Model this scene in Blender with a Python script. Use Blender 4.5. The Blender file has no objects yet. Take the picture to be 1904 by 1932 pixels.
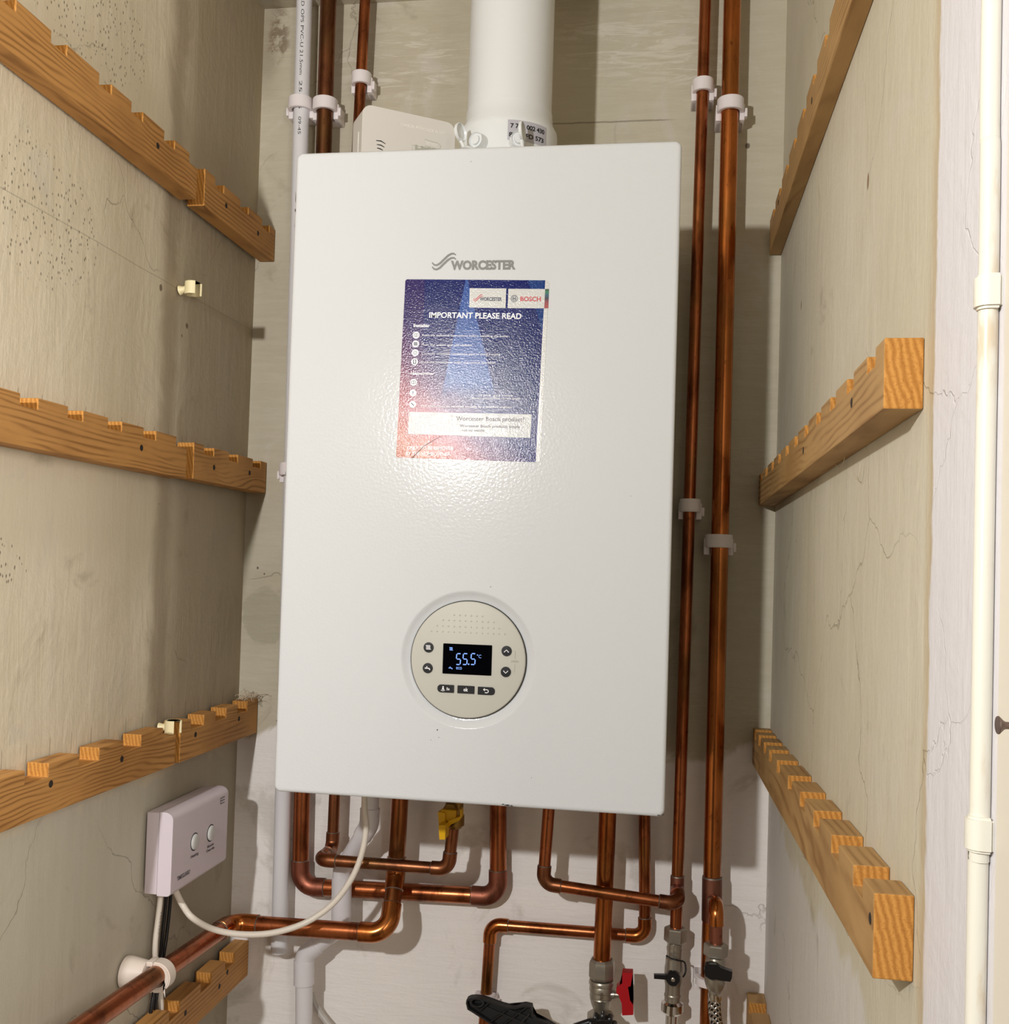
import bpy, bmesh, math, random
from mathutils import Vector, Matrix
random.seed(7)
S = bpy.context.scene
COL = S.collection

# ---------------------------------------------------------------- camera, world, light
W, H = 1904, 1932
FPX, CY0 = 1944.67362, 52.9435825
M = Matrix(((0.98778643, 0.15281953, 0.03040016),
            (0.02585496, 0.03164251, -0.99916479),
            (-0.15365383, 0.98774741, 0.0273049)))      # rows: image right, image down, forward
CAM = Vector((0.393338603, -1.02463211, 0.238058355))
cd = bpy.data.cameras.new('camera'); cam = bpy.data.objects.new('camera', cd); COL.objects.link(cam)
cd.sensor_fit = 'HORIZONTAL'; cd.sensor_width = 36
cd.lens = FPX / W * 36
cd.shift_y = CY0 / W
cd.clip_start = 0.02
r_, d_, f_ = Vector(M[0]), Vector(M[1]), Vector(M[2])
mw = Matrix((( r_.x, -d_.x, -f_.x, CAM.x), (r_.y, -d_.y, -f_.y, CAM.y), (r_.z, -d_.z, -f_.z, CAM.z), (0, 0, 0, 1)))
cam.matrix_world = mw
S.camera = cam
S.view_settings.view_transform = 'Standard'; S.view_settings.look = 'None'
S.view_settings.gamma = 1; S.view_settings.use_curve_mapping = False
S.view_settings.exposure = 0.0

wd = bpy.data.worlds.new('world'); S.world = wd; wd.use_nodes = True
wd.node_tree.nodes['Background'].inputs[0].default_value = (1.0, .94, .86, 1)
wd.node_tree.nodes['Background'].inputs[1].default_value = 0.085

def lamp(name, loc, power, radius, color):
    l = bpy.data.lights.new(name, 'POINT'); l.energy = power; l.shadow_soft_size = radius; l.color = color
    o = bpy.data.objects.new(name, l); COL.objects.link(o); o.location = loc; return o
lamp('bright_lamp', (-.100, -1.38, .565), 54, .020, (1.0, .995, .985))
l = bpy.data.lights.new('fill_light', 'AREA'); l.energy = 19; l.size = .7; l.color = (1, .96, .90)  # soft fill added to brighten the left wall, no visible source
o = bpy.data.objects.new('fill_light', l); COL.objects.link(o); o.location = (1.15, -1.55, .45)
o.rotation_euler = Vector((-1.35, 1.4, -.25)).to_track_quat('-Z', 'Y').to_euler()

# ---------------------------------------------------------------- helpers
def ray(x, y):
    c = ((x - W/2)/FPX, (y - H/2 - CY0)/FPX, 1)
    return r_*c[0] + d_*c[1] + f_*c[2]
def at(x, y, Y):
    d = ray(x, y); return CAM + d*((Y - CAM.y)/d.y)
def ax(x, y, X):
    d = ray(x, y); return CAM + d*((X - CAM.x)/d.x)

def finish(name, bm, mat, parent=None, smooth=35, **props):
    bmesh.ops.remove_doubles(bm, verts=bm.verts, dist=1e-6)
    bmesh.ops.recalc_face_normals(bm, faces=bm.faces)
    a = math.radians(smooth)
    for e in bm.edges:
        e.smooth = len(e.link_faces) == 2 and e.calc_face_angle(0) < a
    for f in bm.faces: f.smooth = smooth > 0
    me = bpy.data.meshes.new(name); bm.to_mesh(me); bm.free()
    me.materials.append(getattr(mat, 'm', mat))
    o = bpy.data.objects.new(name, me); COL.objects.link(o)
    if parent is not None:
        o.parent = parent
        loc = Vector(parent.get('_w', (0, 0, 0)))
        o.matrix_parent_inverse = Matrix.Translation(-loc)
    for k, v in props.items(): o[k] = v
    return o
def sub(name, bm, mat, parent, smooth=35, **props):      # a sub-part: parent sits at the origin already
    o = finish(name, bm, mat, None, smooth, **props); o.parent = parent; return o
def thing(name, label, cat, loc=(0, 0, 0), group=None):
    o = bpy.data.objects.new(name, None); COL.objects.link(o); o.location = loc; o.empty_display_size = .02
    o['_w'] = tuple(loc); o['label'] = label; o['category'] = cat
    if group: o['group'] = group
    return o
def tag(o, label, cat, group=None):
    o['label'] = label; o['category'] = cat
    if group: o['group'] = group
    return o
def struct(name, bm, mat, smooth=0):
    o = finish(name, bm, mat, None, smooth); o['kind'] = 'structure'; return o

def NB(): return bmesh.new()
def box(bm, x0, x1, y0, y1, z0, z1, bev=0, seg=2, mat=None):
    r = bmesh.ops.create_cube(bm, size=1)
    vs = r['verts']
    bmesh.ops.scale(bm, vec=(x1-x0, y1-y0, z1-z0), verts=vs)
    bmesh.ops.translate(bm, vec=((x0+x1)/2, (y0+y1)/2, (z0+z1)/2), verts=vs)
    if mat is not None: bmesh.ops.transform(bm, matrix=mat, verts=vs)
    if bev:
        es = list({e for v in vs for e in v.link_edges})
        bmesh.ops.bevel(bm, geom=es, offset=bev, segments=seg, profile=.5, affect='EDGES')
    return bm
def frames(pts):
    n = len(pts); T = []
    for i in range(n):
        a = pts[max(i-1, 0)]; b = pts[min(i+1, n-1)]
        T.append((b-a).normalized())
    u = T[0].orthogonal().normalized(); F = []
    for i in range(n):
        if i: u = T[i-1].rotation_difference(T[i]) @ u
        u = (u - T[i]*u.dot(T[i])).normalized()
        F.append((u.copy(), T[i].cross(u)))
    return F
def tube(bm, pts, r, seg=28, cap=True):
    pts = [Vector(p) for p in pts]; F = frames(pts); rings = []
    for i, p in enumerate(pts):
        rr = r[i] if isinstance(r, (list, tuple)) else r
        u, v = F[i]
        rings.append([bm.verts.new(p + (u*math.cos(2*math.pi*k/seg) + v*math.sin(2*math.pi*k/seg))*rr) for k in range(seg)])
    for a, b in zip(rings, rings[1:]):
        for k in range(seg): bm.faces.new((a[k], a[(k+1) % seg], b[(k+1) % seg], b[k]))
    if cap:
        bm.faces.new(rings[0][::-1]); bm.faces.new(rings[-1])
    return bm
def lathe(bm, o, axis, prof, seg=32, start=0, cap=True):
    """prof = [(distance along axis, radius)]"""
    o = Vector(o); a = Vector(axis).normalized(); u = a.orthogonal().normalized(); v = a.cross(u); rings = []
    for t, r in prof:
        rings.append([bm.verts.new(o + a*t + (u*math.cos(2*math.pi*k/seg+start) + v*math.sin(2*math.pi*k/seg+start))*max(r, 1e-5)) for k in range(seg)])
    for p, q in zip(rings, rings[1:]):
        for k in range(seg): bm.faces.new((p[k], p[(k+1) % seg], q[(k+1) % seg], q[k]))
    if cap:
        bm.faces.new(rings[0][::-1]); bm.faces.new(rings[-1])
    return bm
def prism(bm, poly, fn, d0, d1):
    """poly 2D -> fn(u, v, depth)"""
    a = [bm.verts.new(fn(u, v, d0)) for u, v in poly]; b = [bm.verts.new(fn(u, v, d1)) for u, v in poly]
    n = len(poly)
    for k in range(n): bm.faces.new((a[k], a[(k+1) % n], b[(k+1) % n], b[k]))
    f1 = bm.faces.new(a[::-1]); f2 = bm.faces.new(b)
    bmesh.ops.triangulate(bm, faces=[f1, f2], ngon_method='EAR_CLIP')
    return bm
def catmull(P, n=8):
    P = [Vector(p) for p in P]; out = []
    for i in range(len(P)-1):
        p0 = P[max(i-1, 0)]; p1 = P[i]; p2 = P[i+1]; p3 = P[min(i+2, len(P)-1)]
        for k in range(n):
            t = k/n
            out.append(.5*((2*p1)+(-p0+p2)*t+(2*p0-5*p1+4*p2-p3)*t*t+(-p0+3*p1-3*p2+p3)*t**3))
    out.append(P[-1]); return out

# ---- lettering
_tc = {}
def text_polys(body, bold=0.0):
    key = (body, bold)
    if key in _tc: return _tc[key]
    c = bpy.data.curves.new('t', 'FONT'); c.body = body; c.size = 1; c.offset = bold; c.resolution_u = 3
    o = bpy.data.objects.new('t', c); COL.objects.link(o)
    dg = bpy.context.evaluated_depsgraph_get(); dg.update()
    me = bpy.data.meshes.new_from_object(o.evaluated_get(dg))
    vs = [(v.co.x, v.co.y) for v in me.vertices]; fs = [tuple(p.vertices) for p in me.polygons]
    bpy.data.objects.remove(o); bpy.data.curves.remove(c); bpy.data.meshes.remove(me)
    x0 = min(v[0] for v in vs); x1 = max(v[0] for v in vs)
    vs = [((x-x0)/(x1-x0), y/(x1-x0)) for x, y in vs]      # width 1, baseline 0
    _tc[key] = (vs, fs); return _tc[key]
def text(bm, body, org, u, v, n, width, height=None, bold=0.0, lift=.0003):
    """org = baseline left; u, v unit vectors; height = cap height"""
    vs, fs = text_polys(body, bold)
    hs = max(y for x, y in vs)
    ky = (height/hs) if height else width
    V = [bm.verts.new(org + u*(x*width) + v*(y*ky) + n*lift) for x, y in vs]
    for f in fs:
        try: bm.faces.new([V[i] for i in f])
        except ValueError: pass
def flat(bm, pts, fn):
    vs = [bm.verts.new(fn(*p)) for p in pts]; f = bm.faces.new(vs)
    if len(pts) > 4: bmesh.ops.triangulate(bm, faces=[f], ngon_method='EAR_CLIP')
def strip(bm, pts, w, fn):
    """a stroke of width w along 2D points"""
    L = []; R = []
    for i, p in enumerate(pts):
        a = pts[max(i-1, 0)]; b = pts[min(i+1, len(pts)-1)]
        dx, dy = b[0]-a[0], b[1]-a[1]; l = math.hypot(dx, dy) or 1
        ww = w[i] if isinstance(w, (list, tuple)) else w
        nx, ny = -dy/l*ww/2, dx/l*ww/2
        L.append(bm.verts.new(fn(p[0]+nx, p[1]+ny))); R.append(bm.verts.new(fn(p[0]-nx, p[1]-ny)))
    for i in range(len(pts)-1): bm.faces.new((L[i], L[i+1], R[i+1], R[i]))
def circ(cx, cy, r, n=28, a0=0, a1=2*math.pi):
    return [(cx+r*math.cos(a0+(a1-a0)*k/n), cy+r*math.sin(a0+(a1-a0)*k/n)) for k in range(n if a1-a0 > 6.2 else n+1)]
def tfinish(name, bm, mat, parent, **p): return sub(name, bm, mat, parent, 0, **p)

# ---------------------------------------------------------------- materials
def lin(c): return tuple((x/12.92 if x <= .04045 else ((x+.055)/1.055)**2.4) for x in c)
def rgb(r, g, b): return lin((r/255, g/255, b/255)) + (1,)
class Mat:
    def __init__(s, name, color=(.8, .8, .8, 1), rough=.5, metal=0, spec=.5):
        s.m = bpy.data.materials.new(name); s.m.use_nodes = True; s.nt = s.m.node_tree
        s.b = s.nt.nodes['Principled BSDF']
        s.b.inputs['Base Color'].default_value = color; s.b.inputs['Roughness'].default_value = rough
        s.b.inputs['Metallic'].default_value = metal; s.b.inputs['Specular IOR Level'].default_value = spec
        s.tc = s.nt.nodes.new('ShaderNodeTexCoord')
    def link(s, a, b): s.nt.links.new(a, b)
    def node(s, t, **kw):
        n = s.nt.nodes.new(t)
        for k, v in kw.items():
            if k in n.inputs.keys():
                if hasattr(v, 'is_output') or isinstance(v, bpy.types.NodeSocket): s.link(v, n.inputs[k])
                else: n.inputs[k].default_value = v
            else: setattr(n, k, v)
        return n
    def co(s, scale=(1, 1, 1), rot=(0, 0, 0), loc=(0, 0, 0)):
        n = s.node('ShaderNodeMapping'); s.link(s.tc.outputs['Object'], n.inputs[0])
        n.inputs['Scale'].default_value = scale; n.inputs['Rotation'].default_value = rot; n.inputs['Location'].default_value = loc
        return n.outputs[0]
    def noise(s, vec, scale, detail=4, rough=.55, dist=0):
        n = s.node('ShaderNodeTexNoise'); s.link(vec, n.inputs['Vector'])
        n.inputs['Scale'].default_value = scale; n.inputs['Detail'].default_value = detail
        n.inputs['Roughness'].default_value = rough; n.inputs['Distortion'].default_value = dist
        return n.outputs['Fac']
    def ramp(s, fac, stops, interp='LINEAR'):
        n = s.node('ShaderNodeValToRGB'); s.link(fac, n.inputs[0]); n.color_ramp.interpolation = interp
        e = n.color_ramp.elements
        while len(e) < len(stops): e.new(.5)
        for i, (p, c) in enumerate(stops):
            e[i].position = p; e[i].color = c if len(c) == 4 else tuple(c)+(1,)
        return n.outputs[0]
    def mix(s, fac, a, b, mode='MIX'):
        n = s.node('ShaderNodeMix'); n.data_type = 'RGBA'; n.blend_type = mode
        for sock, v in ((n.inputs[0], fac), (n.inputs[6], a), (n.inputs[7], b)):
            if isinstance(v, bpy.types.NodeSocket): s.link(v, sock)
            else: sock.default_value = v
        return n.outputs[2]
    def math(s, op, a, b=0.0, c=None):
        n = s.node('ShaderNodeMath'); n.operation = op
        for sock, v in zip(n.inputs, (a, b) if c is None else (a, b, c)):
            if isinstance(v, bpy.types.NodeSocket): s.link(v, sock)
            else: sock.default_value = v
        return n.outputs[0]
    def sep(s, vec=None):
        n = s.node('ShaderNodeSeparateXYZ'); s.link(vec or s.tc.outputs['Object'], n.inputs[0]); return n.outputs
    def bump(s, h, strength=.3, dist=.001):
        n = s.node('ShaderNodeBump'); s.link(h, n.inputs['Height']); n.inputs['Strength'].default_value = strength; n.inputs['Distance'].default_value = dist
        s.link(n.outputs[0], s.b.inputs['Normal'])
    def color(s, c): s.link(c, s.b.inputs['Base Color'])
    def rough(s, c): s.link(c, s.b.inputs['Roughness'])
    def smooth(s, v, a, b):      # 0 below a, 1 above b
        n = s.node('ShaderNodeMapRange'); n.interpolation_type = 'SMOOTHSTEP'; s.link(v, n.inputs[0])
        n.inputs[1].default_value = a; n.inputs[2].default_value = b; return n.outputs[0]

def plaster(name, upper, upper2, lower, zsplit, axis='X'):
    """upper coat / skim brush marks / lower coat below zsplit; axis = wall normal"""
    m = Mat(name, rough=.62, spec=.25)
    P = m.co()
    big = m.noise(P, 3.2, 3, .5, .6)
    mid = m.noise(P, 11, 5, .6, .8)
    fine = m.noise(P, 90, 4, .6)
    brush_rot = (0, 0.5, 0) if axis == 'Y' else (0.15, 0, 0)
    sc = (9, 9, 70) if axis == 'Y' else (30, 30, 5)
    br = m.noise(m.co(sc, brush_rot), 1.6, 5, .65, .4)
    c = m.mix(m.smooth(big, .38, .62), upper, upper2)
    sx = m.sep()
    z = m.math('ADD', sx[2], m.math('MULTIPLY', m.math('SUBTRACT', mid, .5), .10))
    low = m.smooth(z, zsplit+.008, zsplit-.008)
    c = m.mix(low, c, lower)
    # light skim patches
    patch = m.smooth(m.noise(m.co((1, 1, 1), loc=(3, 1, 2)), 5.5, 6, .62, 1.2), .56, .66)
    pf = m.math('MULTIPLY', patch, .6 if axis == 'Y' else .35)
    c = m.mix(pf, c, rgb(205, 198, 186))
    c = m.mix(m.math('MULTIPLY', m.smooth(br, .35, .75), .28), c, m.mix(.5, c, rgb(232, 226, 214)))
    c = m.mix(m.math('MULTIPLY', m.smooth(mid, .62, .74), .30), c, rgb(120, 104, 78))
    # hairline cracks
    v = m.node('ShaderNodeTexVoronoi'); v.feature = 'DISTANCE_TO_EDGE'; v.inputs['Scale'].default_value = 4.2
    wob = m.node('ShaderNodeVectorMath'); wob.operation = 'ADD'; m.link(P, wob.inputs[0])
    nn = m.node('ShaderNodeTexNoise'); m.link(P, nn.inputs['Vector']); nn.inputs['Scale'].default_value = 9; nn.inputs['Detail'].default_value = 5
    sc2 = m.node('ShaderNodeVectorMath'); sc2.operation = 'SCALE'; m.link(nn.outputs['Color'], sc2.inputs[0]); sc2.inputs['Scale'].default_value = .12
    m.link(sc2.outputs[0], wob.inputs[1]); m.link(wob.outputs[0], v.inputs['Vector'])
    crack = m.math('MULTIPLY', m.smooth(v.outputs['Distance'], .0035, .0012), m.smooth(big, .52, .60))
    c = m.mix(m.math('MULTIPLY', crack, .32), c, rgb(95, 80, 58))
    h = m.math('ADD', m.math('MULTIPLY', mid, .9), m.math('ADD', m.math('MULTIPLY', br, .55), m.math('MULTIPLY', fine, .18)))
    h = m.math('SUBTRACT', h, m.math('MULTIPLY', crack, .4))
    m.bump(h, .55, .0035)
    return m, c, sx, mid, fine

# left wall
ML, c, sx, mid, fine = plaster('plaster_left', rgb(226, 214, 190), rgb(218, 206, 180), rgb(206, 200, 182), -.015)
vo = ML.node('ShaderNodeTexVoronoi'); ML.link(ML.co((1, 1, .55)), vo.inputs['Vector']); vo.inputs['Scale'].default_value = 235
def blob(m, sx, y, z, ry, rz):
    a = m.math('POWER', m.math('DIVIDE', m.math('SUBTRACT', sx[1], y), ry), 2.0)
    b = m.math('POWER', m.math('DIVIDE', m.math('SUBTRACT', sx[2], z), rz), 2.0)
    return m.smooth(m.math('ADD', a, b), 1.0, .1)
reg = ML.math('MAXIMUM', blob(ML, sx, -.10, .78, .16, .085), ML.math('MULTIPLY', blob(ML, sx, -.16, .55, .14, .10), .75))
reg = ML.math('MAXIMUM', reg, ML.math('MULTIPLY', blob(ML, sx, -.2, .23, .06, .03), .8))
sp = ML.math('MULTIPLY', ML.smooth(vo.outputs['Distance'], .27, .15), ML.smooth(ML.math('ADD', reg, ML.math('MULTIPLY', ML.noise(ML.co(), 34, 2), .6)), .72, .9))
c = ML.mix(ML.math('MULTIPLY', sp, .7), c, rgb(72, 50, 30))
ln = ML.math('ABSOLUTE', ML.math('SUBTRACT', sx[2], ML.math('ADD', ML.math('MULTIPLY', sx[1], .012), .556)))
c = ML.mix(ML.math('MULTIPLY', ML.smooth(ln, .0009, .0002), .32), c, rgb(90, 76, 58))
# shade painted into the plaster colour: band along the joint, darker far corner
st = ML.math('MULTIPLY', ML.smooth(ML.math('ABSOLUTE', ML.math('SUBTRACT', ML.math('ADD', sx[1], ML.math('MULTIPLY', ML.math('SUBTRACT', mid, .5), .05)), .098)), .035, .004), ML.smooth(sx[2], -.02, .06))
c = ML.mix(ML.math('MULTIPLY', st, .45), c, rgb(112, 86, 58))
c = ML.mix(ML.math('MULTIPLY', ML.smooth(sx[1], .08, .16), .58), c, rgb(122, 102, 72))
pm = ML.math('ABSOLUTE', ML.math('SUBTRACT', ML.math('FRACT', ML.math('DIVIDE', ML.math('ADD', sx[1], 1.0), .0362)), .5))
pm = ML.math('MULTIPLY', ML.smooth(pm, .016, .006), ML.math('MAXIMUM', ML.math('MULTIPLY', ML.smooth(sx[2], .374, .376), ML.smooth(sx[2], .388, .384)), ML.math('MULTIPLY', ML.smooth(sx[2], .045, .047), ML.smooth(sx[2], .066, .060))))
c = ML.mix(ML.math('MULTIPLY', pm, .6), c, rgb(70, 58, 46))
for y, z, r in ((.071, .547, .0045), (.142, .520, .0045), (.13, .505, .002), (.085, .30, .0015)):
    d = ML.math('SQRT', ML.math('ADD', ML.math('POWER', ML.math('SUBTRACT', sx[1], y), 2.0), ML.math('POWER', ML.math('SUBTRACT', sx[2], z), 2.0)))
    c = ML.mix(ML.math('MULTIPLY', ML.smooth(ML.math('ADD', d, ML.math('MULTIPLY', ML.math('SUBTRACT', fine, .5), .006)), r, r*.6), .75), c, rgb(84, 60, 38))
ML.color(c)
# back wall
MB, c, sx, mid, fine = plaster('plaster_back', rgb(198, 190, 168), rgb(190, 180, 158), rgb(248, 242, 237), .005, 'Y')
def bdist(x, z, kx=1.0, kz=1.0):
    return MB.math('SQRT', MB.math('ADD', MB.math('POWER', MB.math('MULTIPLY', MB.math('SUBTRACT', sx[0], x), kx), 2.0), MB.math('POWER', MB.math('MULTIPLY', MB.math('SUBTRACT', sx[2], z), kz), 2.0)))
wb = MB.math('MULTIPLY', MB.math('SUBTRACT', mid, .5), .05)
c = MB.mix(MB.math('MULTIPLY', MB.smooth(MB.math('ADD', bdist(-.150, .165, 1.25), wb), .043, .038), .40), c, rgb(150, 146, 122))
# crumbled plaster by the ceiling corner
cr_ = MB.math('MULTIPLY', MB.smooth(MB.math('ADD', bdist(-.163, .975, 1.6, .7), wb), .030, .012), MB.smooth(MB.noise(MB.co(), 75, 5, .7), .42, .56))
c = MB.mix(MB.math('MULTIPLY', cr_, .7), c, rgb(104, 84, 60))
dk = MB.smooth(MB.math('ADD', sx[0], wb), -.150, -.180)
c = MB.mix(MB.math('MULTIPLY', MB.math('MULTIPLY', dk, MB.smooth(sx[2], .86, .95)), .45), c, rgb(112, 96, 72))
# scored line and a pale scraped patch
hl = MB.math('ABSOLUTE', MB.math('SUBTRACT', sx[2], MB.math('ADD', .8375, MB.math('MULTIPLY', fine, .002))))
c = MB.mix(MB.math('MULTIPLY', MB.math('MULTIPLY', MB.smooth(hl, .0016, .0005), MB.smooth(MB.math('ABSOLUTE', MB.math('SUBTRACT', sx[0], .20)), .20, .17)), .5), c, rgb(84, 70, 52))
sw = MB.noise(MB.co((4, 4, 26), (0, .45, 0)), 3.2, 5, .7, 1.6)
for x, z, r in ((.34, .945, .11), (.02, .93, .10), (.44, .90, .05)):
    c = MB.mix(MB.math('MULTIPLY', MB.math('MULTIPLY', MB.smooth(MB.math('ADD', bdist(x, z, .8, 1.4), wb), r, r*.4), MB.smooth(sw, .47, .60)), .55), c, rgb(226, 220, 206))
for x, z, r in ((.487, .80, .004), (.455, .60, .0015), (.295, -.075, .0028), (-.165, .055, .002), (-.155, .22, .0015), (-.165, .228, .002)):
    c = MB.mix(MB.math('MULTIPLY', MB.smooth(bdist(x, z, 1, .8), r, r*.5), .8), c, rgb(74, 54, 38))
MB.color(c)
# right wall
MR, c, sx, mid, fine = plaster('plaster_right', rgb(210, 203, 184), rgb(202, 194, 172), rgb(214, 210, 204), -.05)
yy = MR.math('ADD', sx[1], MR.math('MULTIPLY', MR.math('SUBTRACT', mid, .5), .02))
c = MR.mix(MR.math('MULTIPLY', MR.smooth(MR.math('ABSOLUTE', MR.math('ADD', yy, .448)), .016, .0), .45), c, rgb(178, 150, 106))
c = MR.mix(MR.smooth(yy, -.448, -.453), c, rgb(222, 219, 222))
def spot(m, sx, y, z, r): return m.smooth(m.math('SQRT', m.math('ADD', m.math('POWER', m.math('SUBTRACT', sx[1], y), 2.0), m.math('MULTIPLY', m.math('POWER', m.math('SUBTRACT', sx[2], z), 2.0), .35))), r, r*.6)
for y, z, r in ((-.25, .528, .0045), (.121, .533, .0038), (.12, .277, .0012)):
    c = MR.mix(MR.math('MULTIPLY', spot(MR, sx, y, z, r), .8), c, rgb(120, 80, 48))
MR.color(c)

def wood(name, base, dark, cx, cz, k=900):
    m = Mat(name, rough=.6, spec=.3)
    P = m.co((1, .16, 1)); s = m.sep(P)
    n = m.noise(P, 11, 3, .55, .5)
    dx = m.math('ADD', m.math('SUBTRACT', s[0], cx), m.math('MULTIPLY', m.math('SUBTRACT', n, .5), .06))
    dz = m.math('ADD', m.math('SUBTRACT', s[2], cz), m.math('MULTIPLY', m.math('SUBTRACT', n, .5), .055))
    r = m.math('SQRT', m.math('ADD', m.math('MULTIPLY', dx, dx), m.math('MULTIPLY', dz, dz)))
    w = m.math('ADD', m.math('MULTIPLY', m.math('SINE', m.math('MULTIPLY', r, k)), .5), .5)
    w = m.math('MULTIPLY', m.math('POWER', w, 2.6), m.smooth(m.noise(m.co((1, .3, 1), loc=(1, 2, 3)), 30, 3), .30, .62))
    g = m.noise(m.co((1, .04, 1)), 420, 3, .6)
    c = m.mix(m.math('MULTIPLY', w, .72), base, dark)
    c = m.mix(m.math('MULTIPLY', g, .30), c, m.mix(.5, c, dark))
    big = m.noise(m.co((1, .5, 1)), 16, 3)
    c = m.mix(m.math('MULTIPLY', m.smooth(big, .4, .7), .35), c, dark)
    m.color(c); m.bump(m.math('ADD', g, w), .25, .0006)
    return m
MW_L = wood('pine_left', rgb(204, 150, 86), rgb(128, 82, 36), -.235, -.14, 1300)
MW_R = wood('pine_right', rgb(186, 148, 96), rgb(132, 92, 48), .60, .02, 1100)
# end grain / freshly cut notches
def endgrain(name, a, b):
    m = Mat(name, rough=.75, spec=.15)
    s = m.sep(); n = m.noise(m.co(), 60, 4, .6)
    w = m.math('ADD', m.math('MULTIPLY', m.math('SINE', m.math('ADD', m.math('MULTIPLY', s[0], 1500), m.math('ADD', m.math('MULTIPLY', s[2], 350), m.math('MULTIPLY', n, 9)))), .5), .5)
    c = m.mix(m.math('MULTIPLY', w, .6), a, b); f = m.noise(m.co(), 700, 3, .7)
    c = m.mix(m.math('MULTIPLY', m.smooth(f, .5, .7), .5), c, b)
    m.color(c); m.bump(f, .5, .0006); return m
MW_E = endgrain('pine_end_grain', rgb(206, 148, 76), rgb(150, 92, 34))

def copper(name, base, dark, olive, rough=.24):
    m = Mat(name, metal=1.0, rough=rough)
    a = m.noise(m.co((1, 1, .35)), 26, 5, .6, .5); b = m.noise(m.co((1, 1, .6)), 160, 4, .6)
    c = m.mix(m.smooth(a, .42, .68), base, dark)
    c = m.mix(m.math('MULTIPLY', m.smooth(m.noise(m.co(loc=(5, 2, 1)), 9, 3), .50, .66), .55), c, olive)
    c = m.mix(m.math('MULTIPLY', m.smooth(b, .60, .72), .5), c, rgb(74, 40, 24))
    m.color(c)
    m.rough(m.math('ADD', rough-.05, m.math('MULTIPLY', a, .22)))
    m.bump(b, .06, .0004); return m
MC = copper('copper', rgb(180, 106, 66), rgb(110, 60, 36), rgb(140, 98, 52))
MCD = copper('copper_tarnished', rgb(148, 94, 64), rgb(88, 54, 38), rgb(118, 88, 54), .3)
MCB = copper('copper_bright', rgb(198, 118, 62), rgb(140, 76, 38), rgb(160, 104, 54), .18)
MCF = copper('copper_fluxed', rgb(158, 98, 78), rgb(96, 58, 44), rgb(146, 108, 90), .42)
MSOL = Mat('solder', rgb(140, 128, 118), .45, .9)
MNK = Mat('nickel_brass', rgb(168, 160, 146), .3, .75)
n_ = MNK.noise(MNK.co(), 120, 4); MNK.rough(MNK.math('ADD', .22, MNK.math('MULTIPLY', n_, .22)))
MBR = Mat('brass', rgb(150, 116, 60), .35, 1.0)
MCH = Mat('chrome', rgb(215, 210, 205), .12, 1.0)
MST = Mat('screw_steel', rgb(44, 34, 28), .75, .1)
MBK = Mat('black_plastic', rgb(18, 18, 20), .32)
MBKR = Mat('black_rubber', rgb(24, 23, 23), .6)
MRED = Mat('red_plastic', rgb(176, 16, 28), .35)
MYEL = Mat('yellow_plastic', rgb(232, 178, 0), .35)

MPANEL = Mat('boiler_enamel', rgb(209, 211, 213), .17, 0, .14)
op = MPANEL.noise(MPANEL.co(), 330, 1.5, .5); MPANEL.bump(op, .20, .0008)
MPLW = Mat('white_plastic', rgb(216, 216, 214), .35)
MFLUE = Mat('flue_white', rgb(232, 234, 234), .30)
MALARM = Mat('alarm_plastic', rgb(214, 209, 202), .42)
MPVC = Mat('pvc_white', rgb(224, 222, 224), .30)
MWASTE = Mat('waste_pvc', rgb(226, 222, 224), .28)
MCLIP = Mat('nylon_clip', rgb(238, 230, 230), .45)
MCLIP.b.inputs['Subsurface Weight'].default_value = .25; MCLIP.b.inputs['Subsurface Radius'].default_value = (.004, .003, .003)
MYCLIP = Mat('aged_clip', rgb(238, 224, 178), .45)
MCABLE = Mat('cable_white', rgb(232, 222, 208), .40)
MTHERM = Mat('control_plastic', rgb(226, 214, 222), .38)
MPAINT = Mat('painted_white', rgb(238, 232, 214), .40)
pn = MPAINT.noise(MPAINT.co((1, 1, .25)), 60, 5, .6)
pc = MPAINT.mix(MPAINT.math('MULTIPLY', MPAINT.smooth(pn, .52, .66), .55), rgb(226, 222, 208), rgb(196, 170, 128)); MPAINT.color(pc); MPAINT.bump(pn, .2, .001)
MBOARD = Mat('board_paint', rgb(224, 217, 202), .45)
MPANELG = Mat('control_grey', rgb(193, 191, 181), .45, 0, .25)
MGLASS = Mat('screen_black', rgb(3, 3, 6), .12, 0, .08)
MINKW = Mat('ink_white', rgb(236, 236, 238), .4)
MINKG = Mat('logo_grey', rgb(118, 117, 112), .35)
MINKF = Mat('ink_faint', rgb(172, 172, 158), .45)
MINKK = Mat('ink_black', rgb(28, 27, 30), .5)
MINKR = Mat('ink_red', rgb(190, 28, 34), .4)
MINKN = Mat('ink_navy', rgb(34, 34, 62), .4)
MINKD = Mat('ink_dark_grey', rgb(92, 86, 90), .5)
MCHIP = Mat('chipped_paint', rgb(44, 38, 34), .7)
MLED = Mat('display_blue', rgb(10, 16, 40), .4)
MLED.b.inputs['Emission Color'].default_value = rgb(132, 176, 255); MLED.b.inputs['Emission Strength'].default_value = 1.05
MGAP = Mat('gap_black', rgb(22, 20, 20), .6)
MLBL = Mat('label_silver', rgb(188, 186, 194), .35)
MHOSE = Mat('clear_hose', rgb(214, 208, 200), .25); MHOSE.b.inputs['Transmission Weight'].default_value = .35
MFIB = Mat('fibre', rgb(206, 190, 164), .8)
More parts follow.
